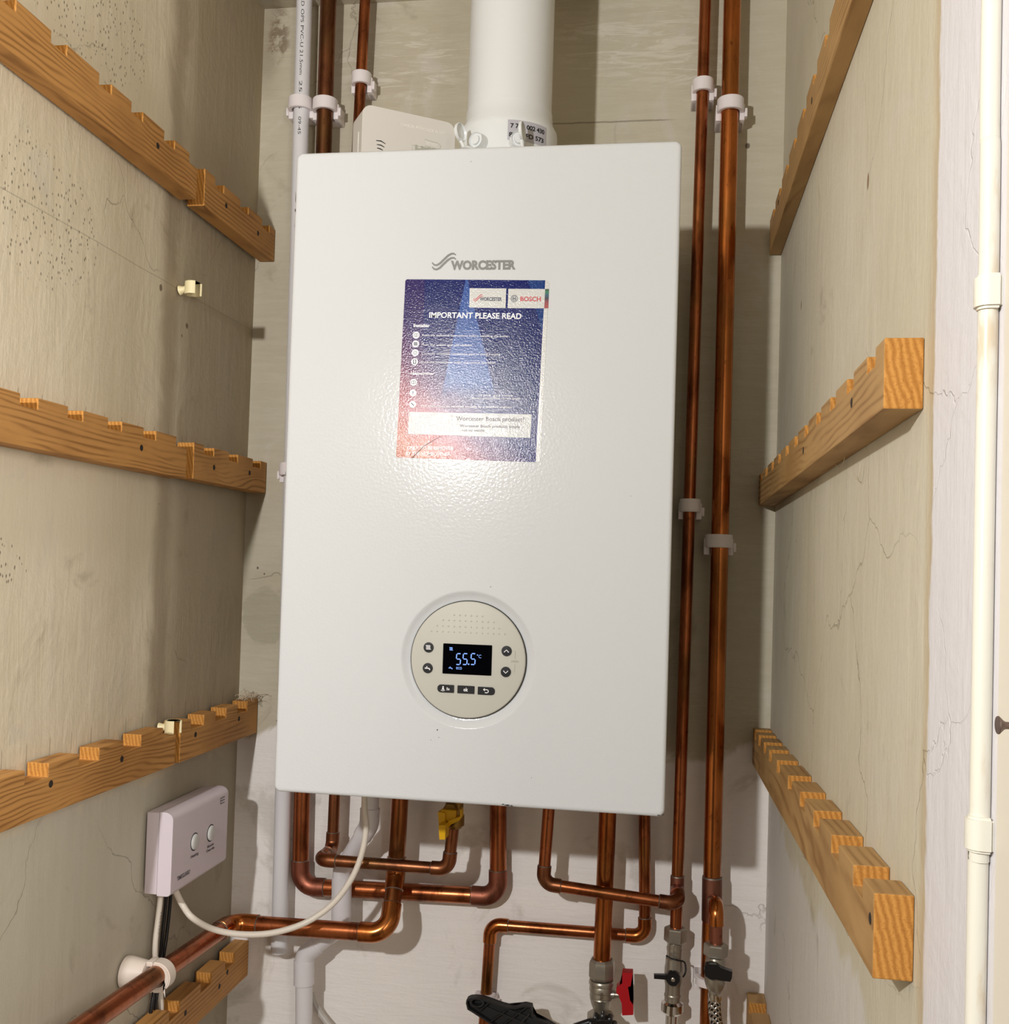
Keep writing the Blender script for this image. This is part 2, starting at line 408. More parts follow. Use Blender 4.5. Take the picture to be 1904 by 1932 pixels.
# braided hose
MBRD = Mat('steel_braid', rgb(190, 186, 182), .25, 1.0)
w1 = MBRD.node('ShaderNodeTexWave'); w1.inputs['Scale'].default_value = 95; w1.bands_direction = 'DIAGONAL'; MBRD.link(MBRD.co((1, 1, 1)), w1.inputs[0])
w2 = MBRD.node('ShaderNodeTexWave'); w2.inputs['Scale'].default_value = 95; w2.bands_direction = 'DIAGONAL'; MBRD.link(MBRD.co((-1, 1, 1)), w2.inputs[0])
br_ = MBRD.math('MAXIMUM', w1.outputs['Fac'], w2.outputs['Fac'])
MBRD.bump(br_, 1.0, .001); MBRD.color(MBRD.mix(MBRD.smooth(br_, .4, .85), rgb(50, 46, 44), rgb(214, 210, 206)))

# notice sticker print: angular facets in blue, running into plum and rose at the lower left
MS = Mat('sticker_print', rough=.13, spec=.26)
s = MS.sep(); X, Z = s[0], s[2]
def facet(a, b, c, w=.0008):          # a*X + b*Z > c
    return MS.smooth(MS.math('ADD', MS.math('MULTIPLY', X, a), MS.math('MULTIPLY', Z, b)), c-w, c+w)
u = MS.math('ADD', MS.math('MULTIPLY', MS.math('SUBTRACT', X, .12), .75/.148), MS.math('MULTIPLY', MS.math('SUBTRACT', Z, .345), .9/.187))
c = MS.ramp(u, [(.12, rgb(206, 130, 98)), (.32, rgb(176, 98, 96)), (.52, rgb(104, 62, 98)), (.72, rgb(44, 42, 100)), (1, rgb(26, 34, 96))])
left = facet(-1, 0, -.143)
c = MS.mix(MS.math('MULTIPLY', left, .45), c, MS.mix(.5, c, rgb(84, 30, 70)))
# pale spire in the middle
l1 = facet(1, -.18, .186-.18*.532); l2 = facet(-1, -.27, -(.187+.27*.5335))
spire = MS.math('MULTIPLY', l1, l2)
spire = MS.math('MULTIPLY', spire, facet(0, 1, .418, .012))
c = MS.mix(MS.math('MULTIPLY', spire, .55), c, rgb(74, 112, 186))
rt = MS.math('MULTIPLY', facet(1, .30, .250+.30*.53), facet(0, 1, .45, .01))
c = MS.mix(MS.math('MULTIPLY', rt, .5), c, rgb(36, 78, 140))
MS.color(c)
MS.bump(MS.noise(MS.co(), 560, 3, .62), .36, .0006)
MSW = Mat('sticker_white', rgb(206, 206, 203), .12, 0, .32); MSW.bump(MSW.noise(MSW.co(), 560, 3, .62), .36, .0006)
MSR = Mat('sticker_rainbow', rough=.3)
sr = MSR.sep(); MSR.color(MSR.ramp(MSR.smooth(sr[2], .503, .5225), [(0, rgb(150, 40, 30)), (.2, rgb(110, 30, 40)), (.35, rgb(30, 20, 30)), (.6, rgb(20, 70, 100)), (.85, rgb(20, 110, 60)), (1, rgb(20, 20, 20))]))
MGB = Mat('sticker_grey', rgb(170, 170, 166), .12, 0, .32); MGB.bump(MGB.noise(MGB.co(), 560, 3, .62), .36, .0006)

# ---------------------------------------------------------------- setting
XL, XR, YB, ZC, ZF = -.178, .533, .34, 1.018, -1.25
bm = NB()
NYY, NZZ = 150, 60
ys = [-1.0 + 1.36*i/NYY for i in range(NYY+1)]; zs = [ZF + (1.10-ZF)*j/NZZ for j in range(NZZ+1)]
def bulge(y, z):
    w = math.sin(z*5.1+.6)*.010
    up = min(1, max(0, (z+.05)/.15))
    q = min(1, max(0, (y+.09)/.19)); q = q*q*(3-2*q)
    b = -.0045*q + .0018*math.exp(-((y-.072-w)/.030)**2)*up
    b += .0010*math.sin(y*9+z*3)*math.sin(z*4.2+1)*.7
    return b - .0030
grid = [[bm.verts.new((XL + bulge(y, z), y, z)) for z in zs] for y in ys]
for i in range(NYY):
    for j in range(NZZ): bm.faces.new((grid[i][j], grid[i+1][j], grid[i+1][j+1], grid[i][j+1]))
ring = [grid[i][0] for i in range(NYY+1)] + [grid[NYY][j] for j in range(1, NZZ+1)] + [grid[i][NZZ] for i in range(NYY-1, -1, -1)] + [grid[0][j] for j in range(NZZ-1, 0, -1)]
rb = [bm.verts.new((XL-.06, v.co.y, v.co.z)) for v in ring]
for k in range(len(ring)): bm.faces.new((ring[k], ring[(k+1) % len(ring)], rb[(k+1) % len(ring)], rb[k]))
bm.faces.new(rb)
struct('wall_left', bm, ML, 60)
bm = NB(); box(bm, XL-.06, XR+.06, YB, YB+.08, ZF, 1.10); struct('wall_back', bm, MB)
bm = NB(); box(bm, XR, XR+.08, -.5655, YB+.0, ZF, 1.10); struct('wall_right', bm, MR)
bm = NB(); box(bm, XL-.06, XR+.08, -.75, YB, ZC, ZC+.08); struct('ceiling', bm, MB)
mf = Mat('floor_dark', rgb(120, 104, 88), .7); mf.color(mf.mix(mf.noise(mf.co((1, 6, 1)), 8, 4), rgb(130, 100, 70), rgb(100, 74, 50)))
bm = NB(); box(bm, -2.2, 2.2, -3.2, YB+.08, ZF-.05, ZF); struct('floor', bm, mf)
bm = NB(); box(bm, XR-.0015, XR+.08, -.76, -.5685, ZF, 1.10, .0012); struct('trim_1', bm, MBOARD)

# ---------------------------------------------------------------- pine rails
def rail(label, side, Y0, Y1, z0a, z1a, notches, screws, slope=0.0, front=None, thick=None, mat=None, group=None, ndepth=.0105):
    """profile in (Y, Z); Z may drift along Y by slope"""
    name = 'notched_wooden_rail'
    if side == 'L': xf = -.157 if front is None else front; xb = -.1785; mat = mat or MW_L
    else: xf = front; xb = XR-.0002; mat = mat or MW_R
    zz = lambda y, z: z + slope*(y-Y1)
    t = thing(name, label, 'shelf rail', ((xf+xb)/2, (Y0+Y1)/2, z0a), group)
    bm = NB(); zl = z1a-ndepth
    br = sorted({Y0, Y1} | {y for n_ in notches for y in n_ if Y0 < y < Y1})
    low = lambda y: any(a <= y <= b for a, b in notches)
    def vv(x, y, z): return bm.verts.new((x, y, zz(y, z)))
    def quad(a, b, c_, d): bm.faces.new((vv(*a), vv(*b), vv(*c_), vv(*d)))
    for ya, yb in zip(br, br[1:]):
        lo = low((ya+yb)/2); tp = zl if lo else z1a
        for x in (xb, xf):
            quad((x, ya, z0a), (x, yb, z0a), (x, yb, zl), (x, ya, zl))
            if not lo: quad((x, ya, zl), (x, yb, zl), (x, yb, z1a), (x, ya, z1a))
        quad((xb, ya, tp), (xf, ya, tp), (xf, yb, tp), (xb, yb, tp))
        quad((xb, ya, z0a), (xf, ya, z0a), (xf, yb, z0a), (xb, yb, z0a))
    for y in br:
        l0 = None if y == Y0 else low(y-1e-5); l1 = None if y == Y1 else low(y+1e-5)
        if l0 is None or l1 is None:
            quad((xb, y, z0a), (xf, y, z0a), (xf, y, zl), (xb, y, zl))
            if (l1 if l0 is None else l0) is False: quad((xb, y, zl), (xf, y, zl), (xf, y, z1a), (xb, y, z1a))
        elif l0 != l1: quad((xb, y, zl), (xf, y, zl), (xf, y, z1a), (xb, y, z1a))
    bmesh.ops.remove_doubles(bm, verts=bm.verts, dist=1e-6)
    bmesh.ops.recalc_face_normals(bm, faces=bm.faces)
    o = finish('rail_body', bm, mat, t, 0)
    o.data.materials.append(MW_E.m)
    for p in o.data.polygons:
        if abs(p.normal.y) > .9 and p.normal.y < 0: p.material_index = 1
    bv = o.modifiers.new('b', 'BEVEL'); bv.width = .0009; bv.segments = 2; bv.limit_method = 'ANGLE'; bv.angle_limit = .6; bv.harden_normals = False
    sg = 1 if side == 'L' else -1
    for (px, py) in screws:
        p = ax(px, py, xf); bm = NB()
        lathe(bm, (xf-sg*.002, p.y, p.z), (sg, 0, 0), [(0, .0034), (.0021, .0034), (.0023, .0028), (.00215, .0012)], 14)
        finish('screw', bm, MST, t)
    return t
gL = None
rail('long notched pine rail on the left wall, highest level, running out of frame', 'L', -.62, .096, .657, .7035,
     [(-.345, -.32), (-.27, -.246), (-.195, -.171), (-.116, -.094), (-.055, -.032), (.015, .039), (.0755, .096)], [(298, 275)])
rail('short notched pine rail on the left wall, highest level, ending in the corner', 'L', .116, .3385, .657, .7015,
     [(.1445, .169), (.2195, .2455), (.292, .3185)], [(427, 388), (487, 440)])
rail('long notched pine rail on the left wall at middle height', 'L', -.62, .097, .3305, .376,
     [(-.36, -.335), (-.288, -.262), (-.217, -.1915), (-.145, -.120), (-.075, -.049), (-.004, .0225), (.0705, .097)], [(267, 845)])
rail('short darker notched pine rail at middle height in the left corner', 'L', .115, .3385, .332, .375,
     [(.142, .1695), (.214, .241), (.291, .3175)], [(404, 882), (471, 892)])
rail('long notched pine rail on the left wall above the white control box', 'L', -.62, .097, .0005, .0475,
     [(-.36, -.33), (-.272, -.24), (-.187, -.1525), (-.102, -.067), (-.020, .0165), (.066, .097)], [(230, 1432), (96, 1479)], ndepth=.0125)
rail('short notched pine rail over the white control box, next to the corner', 'L', .108, .3385, .0005, .048,
     [(.135, .1695), (.204, .2345), (.271, .302)], [(369, 1386), (451, 1356)], ndepth=.0125)
rail('dusty notched pine rail low on the left wall under the copper pipe', 'L', -.30, .3385, -.331, -.2835,
     [(.03, .055), (.108, .134), (.19, .22), (.262, .29)], [(429, 1834), (414, 1861), (350, 1911)], ndepth=.0125)
rail('notched pine rail at the top of the right wall, seen from below', 'R', -.62, .337, .6545, .700,
     [(-.36+.07*k, -.335+.07*k) for k in range(10)], [(1532, 190), (1469, 382)], slope=-.006, front=.5175)
rail('notched pine rail halfway up the right wall with an orange end', 'R', -.428, .3385, .3285, .3685,
     [(-.403+.07*k, -.378+.07*k) for k in range(11)], [(1607, 760), (1516, 850), (1412, 929)][:2], slope=-.006, front=.5115)
rail('long notched pine rail low on the right wall with a knotty cut end', 'R', -.430, .3385, -.003, .0435,
     [(-.398, -.368), (-.315, -.285), (-.23, -.2), (-.15, -.12), (-.066, -.036), (.03, .058), (.108, .135), (.17, .197), (.235, .262), (.292, .315)],
     [(1642, 1733)], slope=-.030, front=.5115, ndepth=.0125)
rail('stub of notched pine rail at the bottom right corner of the photo', 'R', -.40, .3385, -.342, -.292,
     [(-.398+.075*k, -.37+.075*k) for k in range(1, 10)], [], front=.5115, ndepth=.0125)

# ---------------------------------------------------------------- boiler
BW, BH, BD = .4, .668, .325
boiler = thing('wall_boiler', 'large white wall-hung boiler with round control panel and blue notice', 'boiler', (.2, 0, 0))
CX, CZ = .2, .1447
bm = NB()
def rrect(x0, x1, z0, z1, r, n=8, m=20):
    P = []
    cs = [(x1-r, z1-r, 0), (x0+r, z1-r, 90), (x0+r, z0+r, 180), (x1-r, z0+r, 270)]
    for i, (cx, cz, a) in enumerate(cs):
        arc = [(cx+r*math.cos(math.radians(a+90*k/n)), cz+r*math.sin(math.radians(a+90*k/n))) for k in range(n+1)]
        P += arc
        nx = cs[(i+1) % 4]; b = (nx[0]+r*math.cos(math.radians(nx[2])), nx[1]+r*math.sin(math.radians(nx[2])))
        P += [(arc[-1][0]+(b[0]-arc[-1][0])*k/m, arc[-1][1]+(b[1]-arc[-1][1])*k/m) for k in range(1, m)]
    return P
loops = []
loops.append([(x, BD, z) for x, z in rrect(0, BW, 0, BH, .007)])
loops.append([(x, .0035, z) for x, z in rrect(0, BW, 0, BH, .007)])
for a in (30, 60, 90):
    e = .0035*(1-math.cos(math.radians(a))); y = .0035*(1-math.sin(math.radians(a)))
    loops.append([(x, y, z) for x, z in rrect(e, BW-e, e, BH-e, .007-e)])
loops.append([(x, 0, z) for x, z in rrect(.0046, BW-.0046, .0046, BH-.0046, .0024)])
base = loops[-1]
angs = [math.atan2(z-CZ, x-CX) for x, y, z in base]
for r, y in ((.0705, 0), (.0695, 0), (.0685, .0004), (.0665, .0018), (.064, .0034), (.0615, .0044), (.0597, .0047), (.0597, .012)):
    loops.append([(CX+r*math.cos(a), y, CZ+r*math.sin(a)) for a in angs])
V = [[bm.verts.new(p) for p in L] for L in loops]
n = len(base)
for a, b in zip(V, V[1:]):
    for k in range(n): bm.faces.new((a[k], a[(k+1) % n], b[(k+1) % n], b[k]))
bm.faces.new(V[0]); bm.faces.new(V[-1])
casing = finish('casing', bm, MPANEL, boiler, 40)
# gap and control panel
bm = NB(); lathe(bm, (CX, .0030, CZ), (0, 1, 0), [(0, .0597), (.006, .0597)], 96); finish('panel_gap', bm, MGAP, boiler, 40)
bm = NB(); lathe(bm, (CX, .008, CZ), (0, -1, 0), [(0, .0588), (.0062, .0588), (.0072, .0580), (.0077, .0560), (.0080, .0), ], 96)
rows = [(6, 437, 452, 730, 1062), (10, 496, 522, 598, 1194), (12, 563, 596, 530, 1260), (14, 627, 663, 462, 1324)]
for cnt, y0, y1, x0, x1 in rows:
    for k in range(cnt):
        q = k/(cnt-1); p = at(740+(x0+(x1-x0)*q)/6.232, 1090+(y0+(y1-y0)*q)/6.232, .0)
        lathe(bm, (p.x, .0003, p.z), (0, -1, 0), [(0, .0011), (.0003, .0009), (.0006, .0004)], 10)
cp = finish('control_panel', bm, MPANELG, boiler, 30)
bm = NB(); SX0, SX1, SZ0, SZ1 = .1746, .2247, .1298, .1603
box(bm, SX0, SX1, -.0012, .002, SZ0, SZ1, .0006); scr = finish('display', bm, MGLASS, boiler, 0)
F0 = lambda y: (lambda x, z: Vector((x, y, z)))
# seven segment digits
bm = NB(); fn = F0(-.00135)
def seg_digit(x, z, w, h, segs, t=.0011, sl=.06):
    def q(px, pz): return (x+px+sl*pz, z+pz)
    S_ = {'a': ((0, h), (w, h)), 'f': ((0, h), (0, h/2)), 'g': ((0, h/2), (w, h/2)), 'c': ((w, h/2), (w, 0)), 'd': ((0, 0), (w, 0))}
    for k in segs:
        (a, b), (c_, d2) = S_[k]
        L = .0005
        if k in 'agd': strip_pts = [q(a+L, b), q(c_-L, d2)]
        else: strip_pts = [q(a, b-L), q(c_, d2+L)]
        strip(bm, strip_pts, t, fn)
def B2(px, py): p = at(740+px/6.232, 1090+py/6.232, 0); return p.x, p.z
hD = B2(780, 890)[1]-B2(780, 1018)[1]
for px in (752, 830, 924):
    x, z = B2(px, 1018); x1 = B2(px+50, 1018)[0]
    seg_digit(x, z, x1-x, hD, 'afgcd')
x, z = B2(902, 1018); flat(bm, circ(x, z+.0002, .0008, 12), fn)
x, z = B2(1006, 908); flat(bm, circ(x, z, .0006, 12), fn)
text(bm, 'C', Vector((*B2(1018, 943)[:1], 0, B2(1018, 943)[1])) + Vector((0, -.00105, 0)), Vector((1, 0, 0)), Vector((0, 0, 1)), Vector((0, -1, 0)), B2(1050, 943)[0]-B2(1018, 943)[0], .0033, .0, .0003)
x, z = B2(755, 1076); text(bm, 'eco', Vector((x, -.00105, z)), Vector((1, 0, 0)), Vector((0, 0, 1)), Vector((0, -1, 0)), B2(822, 1076)[0]-x, .0026, .0)
def radiator_icon(bm, cx, cz, w, fn):
    h = w*.75
    strip(bm, [(cx-w*.5, cz+h*.5), (cx+w*.32, cz+h*.5)], w*.09, fn)
    for k in range(5): strip(bm, [(cx-w*.34+k*w*.16, cz+h*.5), (cx-w*.34+k*w*.16, cz-h*.42)], w*.10, fn)
    strip(bm, [(cx-w*.36, cz-h*.42), (cx+w*.5, cz-h*.42)], w*.09, fn)
def tap_icon(bm, cx, cz, w, fn):
    strip(bm, [(cx-w*.5, cz), (cx+w*.1, cz), (cx+w*.34, cz-w*.06), (cx+w*.44, cz-w*.3)], w*.2, fn)
    flat(bm, circ(cx-w*.12, cz+w*.26, w*.11, 10), fn); strip(bm, [(cx-w*.12, cz), (cx-w*.12, cz+w*.2)], w*.08, fn)
x, z = B2(697, 836); radiator_icon(bm, x, z, .0040, fn)
x, z = B2(690, 1060); tap_icon(bm, x, z, .0040, fn)
tfinish('display_digits', bm, MLED, scr)
# round buttons
def rbutton(cx, cz, icon):
    bm = NB(); lathe(bm, (cx, .001, cz), (0, -1, 0), [(0, .0052), (.0016, .0052), (.0021, .0049), (.0022, .0)], 32)
    b = finish('round_button', bm, MBK, boiler)
    bm = NB(); fn = F0(-.0014)
    if icon == 'rad': radiator_icon(bm, cx, cz, .0056, fn)
    if icon == 'tap': tap_icon(bm, cx, cz, .0056, fn)
    s = 1 if icon == 'up' else -1
    if icon in ('up', 'down'): strip(bm, [(cx-.0024, cz-.0012*s), (cx, cz+.0012*s), (cx+.0024, cz-.0012*s)], .0008, fn)
    tfinish('icon', bm, MINKW, b)
for (px, py, ic) in ((808.8, 1221.5, 'rad'), (807.2, 1260.5, 'tap'), (956, 1228.3, 'up'), (954.5, 1267.7, 'down')):
    p = at(px, py, 0); rbutton(p.x, p.z, ic)
def bar(px0, px1, py0, py1, rl, rr, what):
    a = at(px0, py0, 0); b = at(px1, py1, 0); x0, x1 = a.x, b.x; zc = (a.z+b.z)/2; h = .0078
    P = []
    for (cx, cz, r, a0) in ((x1-rr, zc+h/2-rr, rr, 0), (x0+rl, zc+h/2-rl, rl, 90), (x0+rl, zc-h/2+rl, rl, 180), (x1-rr, zc-h/2+rr, rr, 270)):
        P += [(cx+r*math.cos(math.radians(a0+90*k/6)), cz+r*math.sin(math.radians(a0+90*k/6))) for k in range(7)]
    bm = NB(); prism(bm, P, lambda x, z, y: Vector((x, y, z)), .001, -.0010); o = finish('bar_button', bm, MBK, boiler)
    bm = NB(); fn = F0(-.0013); cx = (x0+x1)/2
    if what == 'ok': text(bm, 'ok', Vector((cx-.0023, -.0010, zc-.0016)), Vector((1, 0, 0)), Vector((0, 0, 1)), Vector((0, -1, 0)), .0046, .0036, .03)
    if what == '5s':
        text(bm, '5s', Vector((cx+.0009, -.0010, zc-.0014)), Vector((1, 0, 0)), Vector((0, 0, 1)), Vector((0, -1, 0)), .0032, .0026, .03)
        flat(bm, circ(cx-.0026, zc+.0016, .0009, 12), fn)
        flat(bm, [(cx-.0040, zc-.0012), (cx-.0012, zc-.0012), (cx-.0020, zc+.0010), (cx-.0032, zc+.0010)], fn)
        strip(bm, [(cx-.0048, zc-.0018), (cx-.0026, zc-.0024), (cx-.0006, zc-.0016)], .0006, fn)
    if what == 'back':
        strip(bm, [(cx-.0018, zc+.0013), (cx+.0012, zc+.0013), (cx+.0022, zc+.0004), (cx+.0022, zc-.0008), (cx+.0012, zc-.0017), (cx-.0012, zc-.0017)], .0008, fn)
        flat(bm, [(cx-.0014, zc+.0030), (cx-.0014, zc-.0004), (cx-.0032, zc+.0013)], fn)
    tfinish('icon', bm, MINKW, o)
bar(826, 856.5, 1292, 1306, .0035, .0004, '5s'); bar(863.7, 895, 1294, 1308, .0005, .0005, 'ok'); bar(902, 933.5, 1296, 1311, .0004, .0035, 'back')
bm = NB(); fn = F0(-.0002)
q = lambda px, py: B2(px, py)
strip(bm, [q(1420, 862), q(1448, 863), q(1444, 952)], .0003, fn); strip(bm, [q(1442, 1018), q(1438, 1110), q(1412, 1109)], .0003, fn)
x, z = q(1400, 992); text(bm, 'reset', Vector((x, 0, z)), Vector((1, 0, 0)), Vector((0, 0, 1)), Vector((0, -1, 0)), q(1488, 992)[0]-x, None, .0)
tfinish('panel_print', bm, MINKF, cp)
# brand lettering above the notice
EX, EZ, NY = Vector((1, 0, 0)), Vector((0, 0, 1)), Vector((0, -1, 0))
def pfn(y): return lambda px, py: (lambda p: Vector((p.x, y, p.z)))(at(px, py, 0))
def wave_logo(bm, x0, y0, s, fn, w):
    # two parallel swooshes, in pixels of the photograph
    for (ox, oy) in ((0, 0), (0, 8.0*s)):
        P = [(0, 17.5), (4, 22), (9, 22.5), (15, 19), (22, 12), (30, 4.5), (36, 1), (41, .5), (45, 3.5)]
        pts = [(x0+ox+a*s, y0+oy+b*s-(a*s*.0)) for a, b in P]
        strip(bm, pts, [w*.7, w*1.0, w*1.15, w*1.2, w*1.2, w*1.2, w*1.15, w, w*.6], fn)
bm = NB(); wave_logo(bm, 815.5, 478, 1.0, pfn(-.0004), 3.2)
a = at(850.5, 508.5, 0); b = at(973, 507.5, 0)
text(bm, 'WORCESTER', Vector((a.x, 0, a.z)), (b-a).normalized(), EZ, NY, (b-a).length, .0092, .05, .0004)
for pp in (finish('brand_lettering', bm, MINKG, boiler, 0),): pass
# notice sticker
def sp_(px, py, y=-.0006): p = at(px, py, 0); return Vector((p.x, y, p.z))
bm = NB()
def quadslab(bm, c, y0, y1):
    P = [at(px, py, 0) for px, py in c]
    prism(bm, [(p.x, p.z) for p in P], lambda x, z, y: Vector((x, y, z)), y0, y1)
quadslab(bm, [(768, 527), (1029, 529), (1011, 872), (750, 863), (747.6, 860), (765, 530)], .0002, -.0003)
stk = finish('notice_sticker', bm, MS, boiler, 0)
bm = NB(); quadslab(bm, [(1029, 529), (1034, 530), (1036.5, 534), (1019.5, 869), (1017, 872.3), (1011, 872)], .0002, -.0003)
tfinish('sticker_border', bm, MSW, stk)
bm = NB()
quadslab(bm, [(886.5, 544), (955.5, 544.5), (954, 581.5), (885.5, 580.5)], -.0002, -.0005)
quadslab(bm, [(959.5, 545), (1028, 545.5), (1027, 582), (958, 581.5)], -.0002, -.0005)
tfinish('brand_panels', bm, MSW, stk)
bm = NB(); quadslab(bm, [(1029, 545.5), (1036, 545.5), (1034.5, 581.8), (1027.2, 582)], -.0002, -.0005); tfinish('colour_bar', bm, MSR, stk)
bm = NB(); quadslab(bm, [(772, 777), (1003.5, 782), (1001, 826.5), (770, 819)], -.0002, -.0005); tfinish('info_panel', bm, MGB, stk)
def st(bm, s_, x0, x1, y, capz, bold=0, y2=None):
    a = at(x0, y, 0); b = at(x1, y2 if y2 is not None else y + (x1-x0)*.012, 0)
    text(bm, s_, Vector((a.x, -.0003, a.z)), (b-a).normalized(), Vector((.035, 0, 1)).normalized(), NY, (b-a).length, capz, bold, .0003)
bm = NB()
st(bm, 'IMPORTANT PLEASE READ', 810, 984, 599.5, .0058, .02, 602)
tfinish('headline', bm, MINKW, stk); bm = NB()
st(bm, 'Installer', 780.5, 811.5, 617, .0032, .03)
for (y, x0, x1, s_) in ((634.5, 797, 961, 'Read the technical instructions before installing the boiler.'), (652.5, 796, 893, 'Flush the system and add inhibitor.'),
                        (669, 795.5, 945, 'Correctly terminate condensate pipe to avoid freezing.'), (685, 795, 936, 'Show the homeowner boiler and control operation.')):
    st(bm, s_, x0, x1, y, .0022, .0)
tfinish('installer_text', bm, MINKW, stk); bm = NB()
for (y, x0, x1, s_) in (
                        (748, 905, 968, 'If the gas hose'), (753, 890, 982, 'Always measure the correct length'), (768, 793, 968, 'This boiler must be serviced annually by a qualified engineer')):
    st(bm, s_, x0, x1, y, .0022, .0)
st(bm, 'Homeowner', 775.5, 820, 707, .0032, .02)
tfinish('homeowner_text', bm, MINKW, stk); bm = NB()
st(bm, 'ONLY TO BE REMOVED', 768, 856, 848, .0036, .03); st(bm, 'BY THE HOMEOWNER', 766, 850, 859, .0036, .03)
tfinish('footer_text', bm, MINKW, stk)
bm = NB()
icons = [(785.5, 632.5), (784.5, 649), (783.7, 665.7), (782.7, 682.7), (780.7, 721.5), (779.5, 741.5), (778.8, 763)]
for px, py in icons:
    p = at(px, py, 0); flat(bm, circ(p.x, p.z, .0036, 24), F0(-.0006))
tfinish('sticker_icons', bm, MINKW, stk)
bm = NB(); fn = F0(-.0009)
for i, (px, py) in enumerate(icons):
    p = at(px, py, 0); x, z = p.x, p.z
    if i in (0, 4):
        for s_ in (-1, 1): strip(bm, [(x, z-.0016), (x+s_*.001, z-.0012), (x+s_*.0021, z-.0015), (x+s_*.0021, z+.0012), (x+s_*.001, z+.0016), (x, z+.0012)], .0004, fn)
        strip(bm, [(x, z-.0016), (x, z+.0012)], .0004, fn)
    elif i == 1:
        for k in range(4): strip(bm, [(x-.0015+.001*k, z-.0013), (x-.0015+.001*k, z+.0013)], .0006, fn)
        strip(bm, [(x-.0022, z+.0014), (x+.0018, z+.0014)], .0004, fn); strip(bm, [(x-.0018, z-.0014), (x+.0022, z-.0014)], .0004, fn)
    elif i == 2:
        for k in range(6): flat(bm, circ(x+.0017*math.cos(k*1.047), z+.0017*math.sin(k*1.047), .0005, 8), fn)
        flat(bm, circ(x, z, .0004, 8), fn)
    elif i == 3:
        strip(bm, [(x-.0012, z-.0019), (x+.0012, z-.0019), (x+.0012, z+.0019), (x-.0012, z+.0019), (x-.0012, z-.0019)], .0009, fn)
    elif i == 5: strip(bm, [(x, z+.0018), (x, z-.0006)], .0007, fn); flat(bm, circ(x, z-.0014, .0004, 8), fn)
    else: strip(bm, [(x-.0015, z+.0015), (x+.0015, z-.0015)], .0009, fn)
tfinish('icon_marks', bm, MINKN, stk)
bm = NB(); wave_logo(bm, 893.3, 556, .41, pfn(-.0007), 1.1); tfinish('wave_mark', bm, MINKR, stk)
bm = NB(); a = at(905.5, 567.5, 0); b = at(947, 568, 0)
text(bm, 'WORCESTER', Vector((a.x, -.0005, a.z)), (b-a).normalized(), EZ, NY, (b-a).length, .0036, .03, .0002)
p = at(970.5, 563.5, 0); fn = F0(-.0007)
strip(bm, circ(p.x, p.z, .0033, 28)+[(p.x+.0033, p.z)], .0005, fn); strip(bm, circ(p.x, p.z, .0021, 24)+[(p.x+.0021, p.z)], .0003, fn)
for s_ in (-1, 1): strip(bm, [(p.x+s_*.0010, p.z-.0019), (p.x+s_*.0010, p.z+.0019)], .0005, fn)
strip(bm, [(p.x-.001, p.z), (p.x+.001, p.z)], .0008, fn)
tfinish('brand_print', bm, MINKN, stk)
bm = NB(); a = at(982, 568.3, 0); b = at(1020.5, 568.6, 0)
text(bm, 'BOSCH', Vector((a.x, -.0005, a.z)), (b-a).normalized(), EZ, NY, (b-a).length, .0046, .025, .0002); tfinish('brand_name', bm, MINKR, stk)
bm = NB()
def st2(s_, x0, x1, y, capz, bold=0):
    a = at(x0, y, 0); b = at(x1, y+(x1-x0)*.016, 0)
    text(bm, s_, Vector((a.x, -.0005, a.z)), (b-a).normalized(), EZ, NY, (b-a).length, capz, bold, .0003)
st2('Worcester Bosch product?', 861, 989, 793.5, .0043); st2('Worcester Bosch products simply', 868, 981, 806, .0028); st2('visit our website', 872, 914, 814, .0026)
tfinish('info_text', bm, MINKD, stk)
bm = NB(); strip(bm, [(lambda p: (p.x, p.z))(at(*q2, 0)) for q2 in ((831, 823.5), (815, 833), (800, 842), (780, 862), (779, 864))], [.0003, .0004, .0005, .0006, .0009], F0(-.0007)); tfinish('scratch', bm, MCHIP, stk)
# chipped paint along the edges
bm = NB()
for (px, py, w, h, y) in ((957, 1519, 7, 1.6, 0), (949, 1517.5, 3, 1.2, 0), (965, 1520, 3, 1.2, 0), (1251, 1537, 3, 1.2, 0), (1243, 1538, 4, .9, 0), (557.5, 370, .8, 12, 0), (557, 397, 1.2, 4, 0), (555.3, 425, .5, 6, 0),
                          (551.5, 455, .5, 4, 0), (1284.5, 460, .8, 6, 0), (1281, 575, .8, 5, 0), (1280, 610, .6, 16, 0), (825.3, 1377, 1.6, 1.4, 0), (828, 1391, 1.0, .7, 0), (539, 893, .5, 7, 0), (522, 1360, .7, 2, 0),
                          (813, 1396, .8, .8, 0), (926, 1107.5, 1.0, .9, 0), (521, 1495.2, 6, .8, 0), (1209, 266.6, 3, .8, 0), (889, 305, .8, .8, 0), (1190, 936, .6, 1, 0), (1003, 1467, .7, .8, 0)):
    pts = []
    for k in range(9):
        a_ = 2*math.pi*k/9; j = .6+.5*random.random(); p = at(px+w*j*math.cos(a_), py+h*j*math.sin(a_), 0)
        pts.append((min(max(p.x, .0006), BW-.0006), min(max(p.z, .0006), BH-.0006)))
    flat(bm, pts, F0(-.0002+.0))
o = finish('paint_chips', bm, MCHIP, boiler, 0); o['kind'] = 'stuff'

